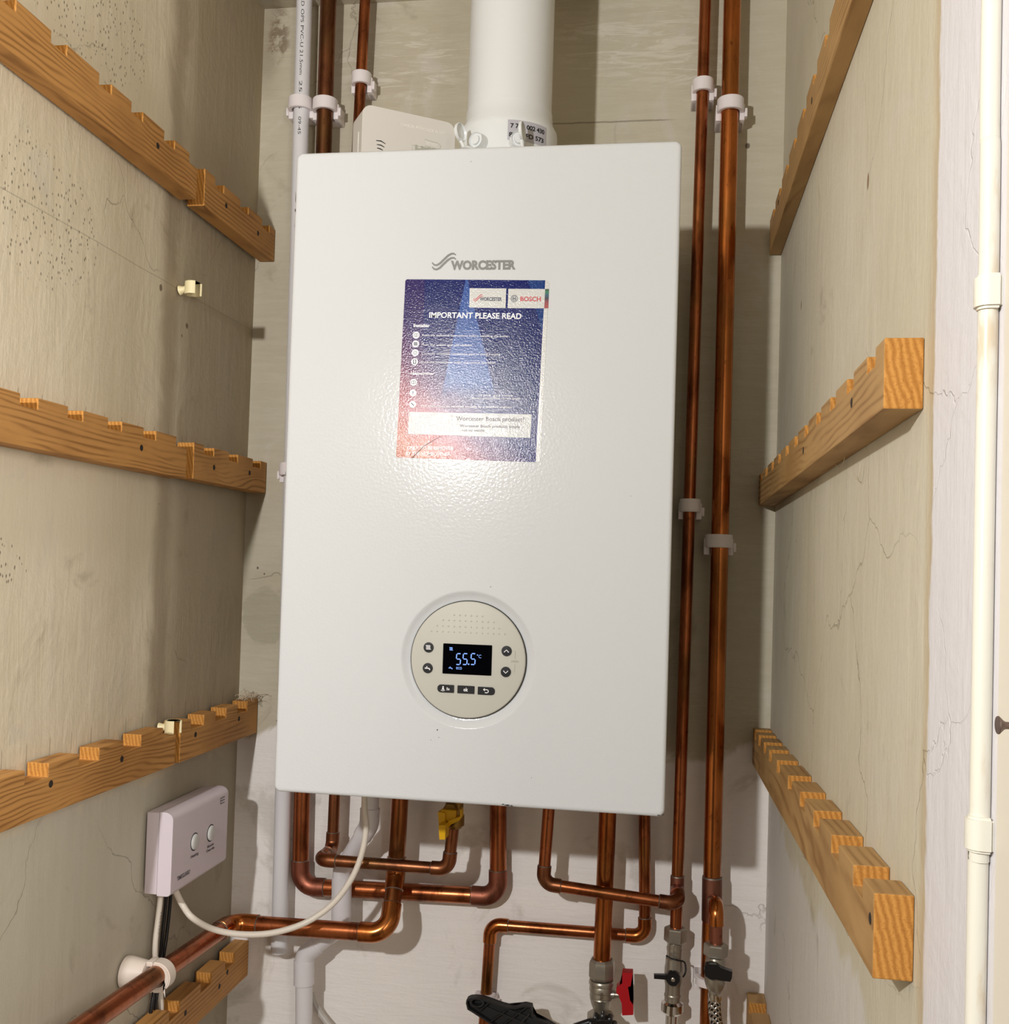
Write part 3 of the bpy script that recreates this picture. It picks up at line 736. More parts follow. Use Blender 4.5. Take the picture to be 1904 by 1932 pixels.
# ---------------------------------------------------------------- flue
FX, FY = .198, .17
flue = thing('flue_pipe', 'thick white flue pipe rising from the boiler top', 'flue pipe', (FX, FY, BH))
bm = NB(); lathe(bm, (FX, FY, BH+.05), (0, 0, 1), [(0, .0505), (.052, .0505), (.0545, .0499), (ZC-BH-.05, .0499)], 72); finish('pipe', bm, MFLUE, flue)
bm = NB(); lathe(bm, (FX, FY, BH), (0, 0, 1), [(0, .0575), (.078, .0575), (.083, .0570), (.092, .0520), (.1075, .0508), (.108, .0500)], 72); finish('collar', bm, MFLUE, flue)
def fcyl(ang, z, r): return Vector((FX+r*math.cos(ang), FY+r*math.sin(ang), z))
for (px, py, cap_dir) in ((909, 262, -.5), (976, 262, .35)):
    p = at(px, py, FY-.05); ang = -math.pi/2 + (p.x-FX)/.0575*1.05
    dr = Vector((math.cos(ang), math.sin(ang), .0)).normalized()
    o_ = fcyl(ang, p.z-.006, .050)
    bm = NB(); lathe(bm, o_, dr, [(0, .0100), (.012, .0094), (.0185, .0090), (.019, .0084), (.017, .0076), (.017, .0056), (.020, .0054), (.0205, .0)], 30); pt = finish('sampling_port', bm, MFLUE, flue)
    # hinged cap standing open
    c0 = o_ + dr*.0225 + (Vector((-.0145, -.003, .006)) if cap_dir < 0 else Vector((.0035, -.006, .004))); cn = Vector((1.0, -.42 if cap_dir < 0 else -.12, 0.05)).normalized()
    bm = NB(); lathe(bm, c0-cn*.0015, cn, [(0, .0102), (.0028, .0105), (.0035, .0098), (.0012, .0088), (.0012, 0)], 30)
    tube(bm, [c0+Vector((0, 0, -.008)), c0+Vector((.001 if cap_dir > 0 else .004, 0, -.016)), o_+dr*.014+Vector((0, 0, -.0105))], .0022, 10)
    sub('port_cap', bm, MFLUE, pt)
bm = NB()
NA = 14; sgrid = []
aL = at(981, 226, FY-.0565).x; 
ang0, ang1 = -math.pi/2+.135, -math.pi/2+.99
zt, zb = at(985, 226, FY-.055).z, at(985, 264, FY-.055).z
def sc_(u_, v_, r=.0579):
    a_ = ang0+(ang1-ang0)*u_; return fcyl(a_, zb+(zt-zb)*v_, r)
gr = [[bm.verts.new(sc_(i/NA, j)) for j in (0, 1)] for i in range(NA+1)]
for i in range(NA): bm.faces.new((gr[i][0], gr[i+1][0], gr[i+1][1], gr[i][1]))
lb = finish('part_number_label', bm, MLBL, flue)
bm = NB()
for s_, v0, vh, u0, u1 in (('7 719 002 430', .60, .22, .06, .93), ('8730 FD 573', .16, .22, .03, .91)):
    vs, fs = text_polys(s_, .03); hs = max(y for x, y in vs)
    VV = [bm.verts.new(sc_(u0+(u1-u0)*x, v0+vh*y/hs, .0582)) for x, y in vs]
    for f in fs:
        try: bm.faces.new([VV[i] for i in f])
        except ValueError: pass
tfinish('label_print', bm, MINKK, lb)

# ---------------------------------------------------------------- carbon monoxide alarm on the boiler top
yaw = .578; O = Vector((.046, .079, BH)); AW, AH, AD = .112, .0875, .039
ux, uy = Vector((math.cos(yaw), math.sin(yaw), 0)), Vector((-math.sin(yaw), math.cos(yaw), 0))
alarm = thing('carbon_monoxide_alarm', 'white carbon monoxide alarm standing on the boiler left of the flue', 'alarm', tuple(O))
rc = .011
def alarm_body(bm, e0, d0, d1, rr=rc):
    P = rrect(e0, AW-e0, e0, AH-e0, rr, 8, 2)
    prism(bm, P, lambda x, z, y: O+ux*x+uy*y+EZ*z, d0, d1)
bm = NB(); alarm_body(bm, 0, .0015, AD); o = finish('case', bm, MALARM, alarm, 50)
bv = o.modifiers.new('b', 'BEVEL'); bv.width = .0025; bv.segments = 3; bv.limit_method = 'ANGLE'; bv.angle_limit = 1.0
AF = lambda x, z: O+ux*x+EZ*z+uy*(.0013)
def apx(px, py):
    d = ray(px, py); n_ = uy; t_ = (O+uy*.0013-CAM).dot(n_)/d.dot(n_); p = CAM+d*t_-O; return p.dot(ux), p.z
bm = NB()
for k, (x0, y0, xm, ym, x1, y1) in enumerate(((709.5, 265, 719, 266, 727.5, 271.5), (711, 272.5, 719, 274, 725.5, 277.8), (711.5, 279, 718, 281, 722.5, 283.5))):
    strip(bm, [apx(x0, y0), apx(xm, ym), apx(x1, y1)], [.0008, .0013, .0008], AF)
tfinish('sounder_slots', bm, MINKK, o)
bm = NB(); pts = [apx(*q2) for q2 in ((801, 262.5), (827, 270.5), (832, 275), (831, 280), (826, 281), (801, 275))]
strip(bm, pts, .0005, AF)
strip(bm, [apx(778, 285), apx(778, 273.5), apx(815, 281)], .0005, AF)
x0, z0 = apx(783, 286.5); x1, z1 = apx(806, 289)
text(bm, 'HiSPEC', O+uy*.0013+ux*x0+EZ*z0, ux, EZ, -uy, .045, .0085, .04, .0003)
tfinish('alarm_print', bm, MINKF, o)
bm = NB(); x0, z0 = apx(756, 237); x1, z1 = apx(840, 262)
text(bm, 'CARBON MONOXIDE ALARM', O+uy*.0013+ux*x0+EZ*z0, ux, EZ, -uy, x1-x0, .0034, .0, .0003)
x0, z0 = apx(803, 272); x1, _ = apx(826, 279); text(bm, 'TEST/RESET', O+uy*.0013+ux*x0+EZ*z0, ux, EZ, -uy, x1-x0, .003, .0, .0003)
tfinish('embossed_text', bm, Mat('emboss', rgb(250, 246, 238), .4), o)
bm = NB(); p = O-ux*.0002
box(bm, 0, .0006, .014, .0165, .030, .060, 0, 2, Matrix.Translation(O-ux*.0003)@Matrix.Rotation(yaw, 4, 'Z')); sub('side_slot', bm, Mat('slot_light', rgb(250, 248, 244), .4), o)

# ---------------------------------------------------------------- pipe runs
def straight(name, a, b, r, mat, parent, seg=32, n=2):
    bm = NB(); tube(bm, [a.lerp(b, k/(n-1)) for k in range(n)], r, seg); return finish(name, bm, mat, parent, 50)
def run(label, pts, r, mat=MC, fit=None, cat='copper pipe', name='copper_pipe', elbows=None, solder=True, group=None, fscale=1.0, pname='pipe_section'):
    pts = [Vector(p) for p in pts]; fit = fit or MC
    t = thing(name, label, cat, tuple(pts[0]), group)
    Rb = 1.9*r*fscale; cur = pts[0]
    for i in range(1, len(pts)):
        b = pts[i]
        if i < len(pts)-1:
            d1 = (b-pts[i-1]).normalized(); d2 = (pts[i+1]-b).normalized(); th = d1.angle(d2)
            tt = Rb*math.tan(th/2); s0 = b-d1*tt; s1 = b+d2*tt
            straight(pname, cur, s0, r, mat, t)
            n_ = d1.cross(d2).normalized(); side = n_.cross(d1).normalized(); cen = s0+side*Rb
            arc = []
            for k in range(13):
                a_ = th*k/12; arc.append(cen + (-side*math.cos(a_) + d1*math.sin(a_))*Rb)
            sock = 1.25*r*fscale
            path = [s0-d1*sock, s0-d1*sock*.98, s0-d1*.0005] + arc[1:-1] + [s1+d2*.0005, s1+d2*sock*.98, s1+d2*sock]
            ro = r+.0014; rad = [ro-.0006, ro] + [ro]*(len(path)-4) + [ro, ro-.0006]
            bm = NB(); tube(bm, path, rad, 32); e = finish('elbow', bm, fit, t, 50)
            if solder:
                bm = NB(); lathe(bm, s0-d1*(sock+.0003), d1, [(-.0006, r+.0001), (0, r+.0009), (.0004, r+.0011)], 32); sub('solder_ring', bm, MSOL, e)
                bm = NB(); lathe(bm, s1+d2*(sock+.0003), -d2, [(-.0006, r+.0001), (0, r+.0009), (.0004, r+.0011)], 32); sub('solder_ring', bm, MSOL, e)
            cur = s1
        else:
            straight(pname, cur, b, r, mat, t)
    return t
def collar_on(t, a, b, r, mat, name='collar'):
    bm = NB(); L = (b-a).length; lathe(bm, a, b-a, [(0, r-.001), (.0006, r), (L-.0006, r), (L, r-.001)], 32); finish(name, bm, mat, t)
R22, R15 = .011, .0075
def up(x, y, Y, z=ZC+.01):          # vertical pipe through pixel, same X and Y
    p = at(x, y, Y); return Vector((p.x, p.y, z))
YW22, YW15 = .308, .313
# three pipes left above the boiler
a = at(570, 120, .312)
pvc = thing('overflow_pipe', 'slim white plastic pipe down the wall at the left of the boiler', 'pipe', (a.x, a.y, -.33))
zb_ = at(531, 1797, .312).z
bm = NB(); a2 = at(531.5, 1650, .312)
top = Vector((a.x, .312, ZC+.01)); bot = Vector((a2.x, .312, zb_))
PR = .0108
lathe(bm, bot, top-bot, [(.006, PR-.002), (.0005, PR-.0018), (0, PR), ((top-bot).length, PR)], 36)
pp = finish('pipe', bm, MPVC, pvc)
bm = NB()
def wrap_text(bm, s_, A, axisdir, r, ang_c, t0, t1, h, bold=0):
    """text running along an axis on a cylinder; letters rotated a quarter turn"""
    vs, fs = text_polys(s_, bold); hs = max(y for x, y in vs)
    VV = []
    for x, y in vs:
        t_ = t0+(t1-t0)*x; an = ang_c + (y/hs*h)/r
        VV.append(bm.verts.new(A + axisdir*t_ + Vector((math.cos(an), math.sin(an), 0))*(r+.0002)))
    for f in fs:
        try: bm.faces.new([VV[i] for i in f])
        except ValueError: pass
dn = (bot-top).normalized()
def tz(py, px=574): return (top.z - at(px, py, .302).z)
wrap_text(bm, 'SOLVENT WELD OPS PVC-U 21.5mm', top, dn, PR, -math.pi/2-.03, tz(-95), tz(141), .0042, .0)
wrap_text(bm, '25-25', top, dn, PR, -math.pi/2-.03, tz(152), tz(205), .0040, .0)
wrap_text(bm, '09-45', top, dn, PR, -math.pi/2-.03, tz(220), tz(253), .0040, .0)
tfinish('printed_text', bm, MINKK, pp)

def vpipe(label, x0, y0, x1, y1, Y, r, mat, z0, z1=ZC+.01, Y2=None):
    """nearly vertical pipe through two pixels"""
    a = at(x0, y0, Y); b = at(x1, y1, Y if Y2 is None else Y2); d = (a-b)/(a.z-b.z)
    return b+d*(z0-b.z), b+d*(z1-b.z)
P0, P1 = vpipe('', 618, 60, 612, 250, YW22, R22, MC, .60)
t = run('wide brownish copper pipe left of the alarm, next to the white plastic pipe', [P1, P0], R22, MCD)
P0, P1 = vpipe('', 686, 60, 678, 210, YW15, R15, MC, .60)
t = run('thin copper pipe rising behind the white carbon monoxide alarm', [P1, P0], R15, MC)

# F thin right pipe down to black lever valve
YF = .306
fa = at(1328.5, 100, YF); fb = at(1278.5, 1735, YF); fd = (fa-fb)/(fa.z-fb.z)
ftop = fb+fd*(ZC+.01-fb.z); fnut = at(1275, 1762, YF)
t = thing('copper_pipe', 'thin copper pipe running full height beside the boiler, inner of two', 'copper pipe', tuple(fnut))
straight('pipe_section', ftop, fnut, R15, MC, t)
onf = lambda py: fnut + (ftop-fnut)*((at(1281, py, YF).z-fnut.z)/(ftop.z-fnut.z))
tee0 = onf(1653); tee1 = onf(1702)
bm = NB(); lathe(bm, tee1, tee0-tee1, [(0, R15), (.0006, R15+.0013), ((tee0-tee1).length-.0006, R15+.0013), ((tee0-tee1).length, R15)], 32)
tc_ = (tee0+tee1)/2
tube(bm, [tc_, tc_+Vector((0, -.022, 0))], R15+.0013, 32); tee = finish('tee', bm, MCF, t)
bm = NB(); lathe(bm, tee0, Vector((0, 0, 1)), [(-.0008, R15+.0013), (.0006, R15+.001), (.0012, R15)], 28); sub('solder_ring', bm, MSOL, tee)
# H wide right pipe
YH = .300
ha = at(1382, 0, YH); hb = at(1344, 1640, YH); hd = (ha-hb)/(ha.z-hb.z)
htop = hb+hd*(ZC+.01-hb.z); hbot = hb+hd*(-.36-hb.z)
t = thing('copper_pipe', 'wide copper pipe running full height near the right corner, outer of two', 'copper pipe', tuple(hbot))
straight('pipe_section', htop, hbot, R22, MCB, t)
z0, z1 = at(1344, 1655, YH), at(1343, 1738, YH)
bm = NB(); L = (z0-z1).length; lathe(bm, z1, z0-z1, [(0, R22), (.0008, R22+.0015), (L-.0008, R22+.0015), (L, R22)], 36); tee = finish('tee', bm, MCF, t)
bm = NB(); lathe(bm, z0, Vector((0, 0, 1)), [(-.001, R22+.0015), (.001, R22+.0012), (.0016, R22)], 32); sub('solder_ring', bm, MSOL, tee)
# branch coming forward then down to the valve
YV3 = .245
h2 = at(1345, 1698, YH-.006); h3 = at(1351.5, 1712, YV3); h4 = Vector((h3.x+.001, YV3, at(1351, 1785, YV3).z))
run('short copper branch bending forward from the wide right pipe into a valve', [h2, h3+Vector((0, .0, .003)), h4], R15, MCF, MCB, fscale=.9)

# A
YA = .318
A0 = at(569.5, 1480, YA); A1 = at(566, 1672, YA); A2 = at(940, 1692, YA); A3 = at(936.5, 1500, YA)
A0.z = .02; A3.z = .02
run('wide copper loop under the boiler, hindmost, from left corner to centre', [A0, A1, A2, A3], R22, MC, MCF)
# C
YC = .268
cc = ax(436, 1741, -.143); YC2 = cc.y
C0 = at(758, 1490, .285); C0.z = .02; C1 = at(747, 1648, .285); C2 = at(733, 1762, YC2)
Cend = ax(150, 1948, -.143)
cl0 = ax(300, 1840, -.143)
t = run('wide copper pipe from the boiler bending left and out along the left wall', [C0, C1, C2, cc, ax(60, 2005, -.143)], R22, MC, MCB, fscale=1.05)
# B gas
YG = .245
B0 = at(633, 1495, .30); B0.z = .02; B1 = at(627, 1603, .30); B1b = at(603, 1622, YG)
B2_ = at(846, 1640, YG); B3 = at(857, 1545, YG)
run('thin copper gas pipe crossing in front under the boiler to the yellow valve', [B0, B1, B1b, B2_, B3], R15, MCD, MCD, fscale=.95)
# D
YD = .268
D0 = at(1042, 1500, YD); D0.z = .02; D1 = at(1040.5, 1585, YD); D2 = at(1025, 1667, YD-.0)
D3 = at(1279, 1706, YD); D4 = at(1283, 1678, YF-.02)
run('thin copper pipe under the boiler leading right to the inner tall pipe', [D0, D2, D3, Vector((D3.x+.0005, YF-.018, tc_.z))], R15, MC, MCD, fscale=.95)
# E
YE = .292
E0 = at(1149, 1500, YE); E0.z = .02; E1 = at(1135.5, 1822, YE)
run('wide copper pipe dropping straight into the red-handled valve', [E0, E1], R22, MCB, MC)
# G
YGG = .321
G0 = at(1213, 1500, YGG); G0.z = .02; G1 = at(1217, 1767, YGG); G2 = at(926, 1744, YGG); G3 = at(912, 1960, YGG)
run('thin copper pipe looping behind the red valve and down to the black lever', [G0, G1, G2, G3], R15, MC, MCB)

# white waste pipe
YWp = .29
wp = [at(700, 1480, .262), at(697, 1556, .262), at(646, 1640, YWp+.004), at(644, 1745, YWp+.004), at(574, 1802, YWp+.004), at(573, 1985, YWp+.004)]
wp[0].z = .02
t = run('white plastic waste pipe zigzagging down behind the copper pipes', wp, .0112, MWASTE, MWASTE, 'waste pipe', 'waste_pipe', solder=False, pname='pipe_section')
collar_on(t, at(573.5, 1857, YWp+.004), at(573.5, 1811, YWp+.004), .0135, MWASTE, 'coupling')
collar_on(t, at(644, 1735, YWp+.004), at(645, 1655, YWp+.004), .0132, MWASTE, 'coupling')
# clear hose at the foot
bm = NB(); tube(bm, catmull([at(588, 1875, .325), at(600, 1905, .322), at(622, 1935, .318), at(640, 1960, .315)], 6), .0042, 16)
tag(finish('drain_hose', bm, MHOSE), 'clear thin hose slanting down behind the white waste pipe', 'hose')

# ---------------------------------------------------------------- pipe clips
def clip(label, c, r, wall=YB, mat=MCLIP, h=.0165, side=1, group=None):
    """ring round a vertical pipe with a base on the back wall and a latch at one side"""
    t = thing('pipe_clip', label, 'pipe clip', (c.x, wall, c.z), group)
    ro = r+.0058
    bm = NB(); P = []
    n_ = 26
    for k in range(n_+1):
        a_ = math.radians(180+180*k/n_); P.append((ro*math.cos(a_), ro*math.sin(a_)))
    inner = [((r+.0003)*math.cos(math.radians(360-180*k/n_)), (r+.0003)*math.sin(math.radians(360-180*k/n_))) for k in range(n_+1)]
    poly = P + [(ro, .004)] + [(r+.0003, .004)] + inner + [(-(r+.0003), .004), (-ro, .004)]
    prism(bm, poly, lambda x, y, z: Vector((c.x+x, c.y+y, c.z+z)), -h/2, h/2)
    bmesh.ops.bevel(bm, geom=[e for e in bm.edges if len(e.link_faces) == 2 and e.calc_face_angle(0) > 1.2], offset=.0007, segments=2, affect='EDGES')
    finish('band', bm, mat, t)
    bm = NB(); zo = -.007
    bh = h+.004
    y1 = wall-.0001; y0 = c.y+r*.25
    box(bm, c.x-ro-.0012, c.x-r-.0002, y0, y1, c.z-bh/2+zo, c.z+bh/2+zo, .0006)
    box(bm, c.x+r+.0002, c.x+ro+.0012, y0, y1, c.z-bh/2+zo, c.z+bh/2+zo, .0006)
    if y1 - (c.y+r+.0004) > .0015:
        box(bm, c.x-ro, c.x+ro, c.y+r+.0004, y1, c.z-bh/2+zo, c.z+bh/2+zo, .0004)
    finish('base', bm, mat, t)
    bm = NB(); sx_ = c.x+side*(ro+.0012)
    x0, x1 = sorted((sx_, sx_+side*.0035))
    box(bm, x0, x1, c.y+.002, c.y+.012, c.z-.006+zo, c.z+.005+zo, .0007); finish('latch', bm, mat, t)
    return t
clip('white clip round the white plastic pipe above the boiler', at(567, 198, .312), PR, side=-1)
clip('white clip round the wide brownish pipe, latch to the right', at(613.5, 200, YW22), R22)
clip('white clip on the thin copper pipe above the alarm', at(682, 150, YW15), R15)
clip('upper white clip on the inner tall pipe right of the flue', at(1326.5, 163, YF), R15)
clip('upper white clip on the outer tall pipe near the corner', at(1378.5, 200, YH), R22)
clip('lower white clip on the inner tall pipe beside the boiler', at(1302.5, 954, YF), R15)
clip('lower white clip on the outer tall pipe beside the boiler', at(1356.5, 1021, YH), R22)
clip('white clip peeking out at the left edge of the boiler', at(550, 886, .312), PR, side=-1)
clip('clear clip on the outer tall pipe behind the lowest valve', at(1337.5, 1849, YH), R22, h=.010)
clip('clear clip on the thin pipe above the black lever', at(915, 1885, YGG), R15, h=.016)
# clip on the left wall pipe run: axis along Y
c = cl0
t = thing('pipe_clip', 'large yellowed clip round the copper pipe on the left wall', 'pipe clip', (XL, c.y, c.z))
ro = R22+.0055
bm = NB(); P = []
for k in range(27): a_ = math.radians(-90+180*k/26); P.append((ro*math.cos(a_), ro*math.sin(a_)))
P += [(-.004, ro), (-.004, R22+.0003)]
for k in range(27): a_ = math.radians(90-180*k/26); P.append(((R22+.0003)*math.cos(a_), (R22+.0003)*math.sin(a_)))
P += [(-.004, -R22-.0003), (-.004, -ro)]
prism(bm, P, lambda x, z, y: Vector((c.x+x, c.y+y, c.z+z)), -.008, .008)
bmesh.ops.bevel(bm, geom=[e for e in bm.edges if len(e.link_faces) == 2 and e.calc_face_angle(0) > 1.2], offset=.0012, segments=2, affect='EDGES')
MCL2 = Mat('clip_cream', rgb(238, 224, 212), .4); finish('band', bm, MCL2, t)
bm = NB(); lathe(bm, (XL-.004, c.y, c.z), (1, 0, 0), [(0, ro+.001), (.006, ro+.001), (c.x-R22-.0006-XL+.004-.002, ro*.86), (c.x-R22-.0006-XL+.004, ro*.6)], 28)
box(bm, c.x-R22-.0005, c.x-.0042, c.y-.0078, c.y+.0078, c.z-ro, c.z-R22-.0003, .0006); box(bm, c.x-R22-.0005, c.x-.0042, c.y-.0078, c.y+.0078, c.z+R22+.0003, c.z+ro, .0006)
finish('base', bm, MCL2, t)

# empty open clips on the left wall
def open_clip(label, p, r=.0075, yaw_=0.0):
    """C-shaped clip, opening to the room, on a stub fixed to the left wall; axis roughly vertical"""
    t = thing('empty_pipe_clip', label, 'pipe clip', tuple(p), None)
    Rm = Matrix.Rotation(yaw_, 3, 'Z')
    o_ = Vector(p)+Vector((.006+r, 0, 0))
    def ringp(a0, a1, ri, ro, z0, z1, bm):
        n_ = 20; P = [(ro*math.cos(a0+(a1-a0)*k/n_), ro*math.sin(a0+(a1-a0)*k/n_)) for k in range(n_+1)] + [(ri*math.cos(a1+(a0-a1)*k/n_), ri*math.sin(a1+(a0-a1)*k/n_)) for k in range(n_+1)]
        prism(bm, P, lambda x, y, z: o_+Rm@Vector((x, y, z)), z0, z1)
    bm = NB(); ringp(math.radians(25), math.radians(290), r-.0001, r+.0020, -.0075, .0075, bm)
    finish('ring', bm, MYCLIP, t)
    bm = NB(); tube(bm, [Vector(p)+Vector((-.003, 0, -.002)), Vector(p)+Vector((.002, 0, -.001)), Vector(p)+Vector((.007, 0, 0))], [.006, .004, .0045], 14); finish('stub', bm, MYCLIP, t)
    return t
p = ax(347, 545, XL+.0); open_clip('empty cream clip sticking out of the left wall, below the top rail', (XL-.002, p.y, p.z), .0080, .3)
p = ax(318, 1376, XL+.004); open_clip('empty cream clip on the lower left rail, above the control box', (XL+.001, .1025, .043), .0075, .2)

# ---------------------------------------------------------------- valves
def hexnut(bm, a, b, r, start=0.2):
    L = (b-a).length; ch = min(.0022, L*.25)
    lathe(bm, a, b-a, [(0, r*.82), (ch*.4, r*.93), (ch, r), (L-ch, r), (L-ch*.4, r*.93), (L, r*.82)], 6, start)
def px_body(bm, stations, x_of, Y):
    """stations: (py, half width px) top to bottom"""
    a = at(x_of(stations[0][0]), stations[0][0], Y); b = at(x_of(stations[-1][0]), stations[-1][0], Y)
    ax_ = (b-a).normalized(); prof = []
    for py, hw in stations:
        p = at(x_of(py), py, Y); k = (Y-CAM.y)/FPX
        prof.append(((p-a).dot(ax_), hw*k))
    lathe(bm, a, ax_, prof, 32); return a, b
# red valve
v = thing('red_handled_valve', 'nickel ball valve with red butterfly handle at the bottom', 'valve', tuple(at(1134, 1905, YE)))
xo = lambda py: 1136-(py-1810)*.02
bm = NB(); px_body(bm, [(1848, 22), (1851, 23.5), (1856, 23.5), (1858, 21), (1862, 22.5), (1868, 22.5), (1870, 21), (1878, 22), (1880, 20.5), (1882, 21.5), (1892, 19), (1898, 17), (1905, 13.5), (1912, 13), (1914, 17), (1932, 18), (1960, 18)], xo, YE); vb = finish('valve_body', bm, MNK, v, 24)
bm = NB(); lathe(bm, at(xo(1845), 1845, YE), Vector((-.0, 0, 1)), [(0, .0152), (.003, .0165), (.018, .0165), (.0215, .0158), (.024, .0135), (.024, .0112)], 8, .3); finish('compression_nut', bm, MNK, v, 20)
bm = NB(); lathe(bm, at(xo(1912), 1912, YE), Vector((0, 0, -1)), [(0, .0165), (.001, .0172), (.03, .0172)], 8, .1); finish('union_nut', bm, MNK, v, 20)
hp = at(1157, 1878, YE-.004)
bm = NB(); lathe(bm, at(1146, 1876, YE-.002), (at(1190, 1878, YE-.006)-at(1146, 1876, YE-.002)), [(0, .0058), (.010, .0052), (.0105, .004), (.018, .004)], 20); finish('stem', bm, MNK, v)
bm = NB()
def slab(px_pts, Y0, Y1, bm):
    P = [at(px, py, Y0) for px, py in px_pts]
    prism(bm, [(p.x, p.z) for p in P], lambda x, z, y: Vector((x, y, z)), Y0, Y1)
slab([(1174, 1835), (1194, 1836), (1194, 1853), (1190, 1861), (1185, 1862), (1187, 1872), (1189, 1888), (1195, 1896), (1195, 1915), (1174, 1916), (1173, 1893), (1169, 1884), (1168, 1878), (1163, 1874), (1163, 1865), (1169, 1859), (1174, 1855)], YE-.016, YE-.002, bm)
o = finish('handle', bm, MRED, v, 0, label='red butterfly handle')
bm = NB(); p = at(1134, 1893, YE-.0166); text(bm, 'ALTECH', Vector((p.x+.0025, YE-.0160, p.z-.001)), Vector((0, 0, 1)), Vector((-1, 0, 0)), NY, .013, .0036, .03, .0004); tfinish('cast_lettering', bm, MCH, vb)
# middle valve with black lever
v = thing('lever_valve', 'slim nickel isolating valve with black lever pointing left', 'valve', tuple(at(1270, 1900, YF)))
xo = lambda py: 1275-(py-1750)*.045
bm = NB(); px_body(bm, [(1776, 14), (1778, 15.5), (1779, 14), (1786, 14), (1787, 14.8), (1793, 14.8), (1794, 14), (1806, 14), (1808, 15.6), (1818, 16), (1826, 17), (1840, 17), (1850, 16), (1860, 14.5), (1874, 14.5), (1876, 15.5), (1879, 15.5), (1880, 14.5), (1890, 14.5), (1895, 14.5)], xo, YF); finish('valve_body', bm, MNK, v, 24)
bm = NB(); hexnut(bm, at(xo(1778), 1778, YF), at(xo(1749), 1749, YF), .0142); finish('compression_nut', bm, MNK, v, 20)
bm = NB(); px_body(bm, [(1888, 14.5), (1892, 20), (1906, 20.5), (1912, 15), (1914, 11), (1930, 11), (1950, 12)], xo, YF); finish('outlet_nut', bm, MCH, v, 20)
bm = NB(); p = at(1270, 1844, YF-.012); lathe(bm, (p.x, YF-.010, p.z), (0, -1, 0), [(0, .0088), (.008, .0088), (.0095, .0078), (.0095, .003)], 28)
a = at(1266, 1843, YF-.016); b = at(1234, 1841.5, YF-.016)
tube(bm, [a, a.lerp(b, .9), b], [.0042, .0036, .0036], 4); finish('lever', bm, MBK, v)
bm = NB(); lathe(bm, (p.x, YF-.0193, p.z), (0, -1, 0), [(0, .0026), (.001, .0026), (.0016, .0016), (.0016, 0)], 14); finish('lever_screw', bm, MNK, v)
bm = NB(); q1 = [at(1257, 1803, YF-.011), at(1266, 1808, YF-.0135), at(1280, 1812, YF-.0125), at(1291, 1815, YF-.006), at(1294, 1826, YF-.006), at(1293, 1836, YF-.008), at(1289, 1843, YF-.0125)]
tube(bm, catmull(q1, 5), .0011, 10); finish('tether', bm, MBKR, v)
# right valve
v = thing('lever_valve', 'nickel isolating valve with broad black lever pointing right', 'valve', tuple(at(1351, 1880, YV3)))
xo = lambda py: 1351-(py-1780)*.0
bm = NB(); px_body(bm, [(1800, 14), (1806, 16), (1812, 18), (1822, 19), (1836, 18.5), (1846, 19), (1853, 18.5), (1862, 15.5), (1867, 13), (1868, 11.5), (1880, 11.5), (1884, 10.5), (1886, 9.5), (1890, 9.5)], lambda py: 1351-(py-1780)*.03, YV3); finish('valve_body', bm, MNK, v, 24)
bm = NB(); hexnut(bm, at(1350, 1805, YV3), at(1351, 1779, YV3), .0143); finish('compression_nut', bm, MNK, v, 20)
bm = NB(); p = at(1344, 1832, YV3-.016); lathe(bm, (p.x, YV3-.010, p.z), (0, -1, 0), [(0, .0095), (.009, .0095), (.0115, .008), (.0115, .0)], 24)
slab([(1330, 1822), (1333, 1819), (1352, 1820), (1362, 1827), (1382, 1834), (1381, 1846), (1378, 1852.5), (1358, 1850), (1340, 1845), (1331, 1842)], YV3-.024, YV3-.016, bm)
o = finish('lever', bm, MBK, v, 0)
bm = NB(); px_body(bm, [(1872, 11.5), (1873, 12.5), (1884, 12.5), (1888, 11), (1889, 10)], lambda py: 1349, YV3); 
for o_ in (finish('hose_ferrule', bm, MCH, v),): pass
bm = NB(); tube(bm, catmull([at(1347.5, 1884, YV3), at(1348.5, 1905, YV3), at(1352, 1932, YV3), at(1358, 1970, YV3)], 6), .0075, 24)
tag(finish('braided_hose', bm, MBRD), 'steel braided hose hanging from the right valve', 'hose')
# gas valve
v = thing('gas_valve', 'brass gas valve with yellow lever under the boiler', 'valve', tuple(at(850, 1530, YG)))
g0 = at(857, 1556, YG); g1 = Vector((g0.x-.001, YG, .02))
bm = NB(); lathe(bm, g0, g1-g0, [(-.004, .009), (0, .0125), (.012, .0125), (.014, .0105), (.03, .0115), (.05, .0115)], 24); finish('valve_body', bm, MBR, v)
bm = NB(); q_ = at(852, 1528, YG-.006); hexnut(bm, Vector((q_.x, YG-.004, q_.z+.002)), Vector((q_.x, YG-.018, q_.z+.002)), .0095); finish('valve_stem', bm, MBR, v, 20)
bm = NB()
slab([(826, 1532), (839.5, 1534), (839.5, 1552), (845, 1553), (846, 1549), (868, 1541), (868, 1527), (871, 1528), (871, 1543), (866, 1549), (851, 1556), (846, 1562), (828, 1557)], YG-.030, YG-.018, bm)
box(bm, q_.x-.010, q_.x+.010, YG-.026, YG-.018, q_.z-.010, q_.z+.004, .001)
slab([(827.5, 1557), (840.5, 1557), (840, 1584), (829, 1584)], YG-.046, YG-.024, bm)
o = finish('lever', bm, MYEL, v, 0, label='bright yellow lever'); bv = o.modifiers.new('b', 'BEVEL'); bv.width = .0008; bv.segments = 2

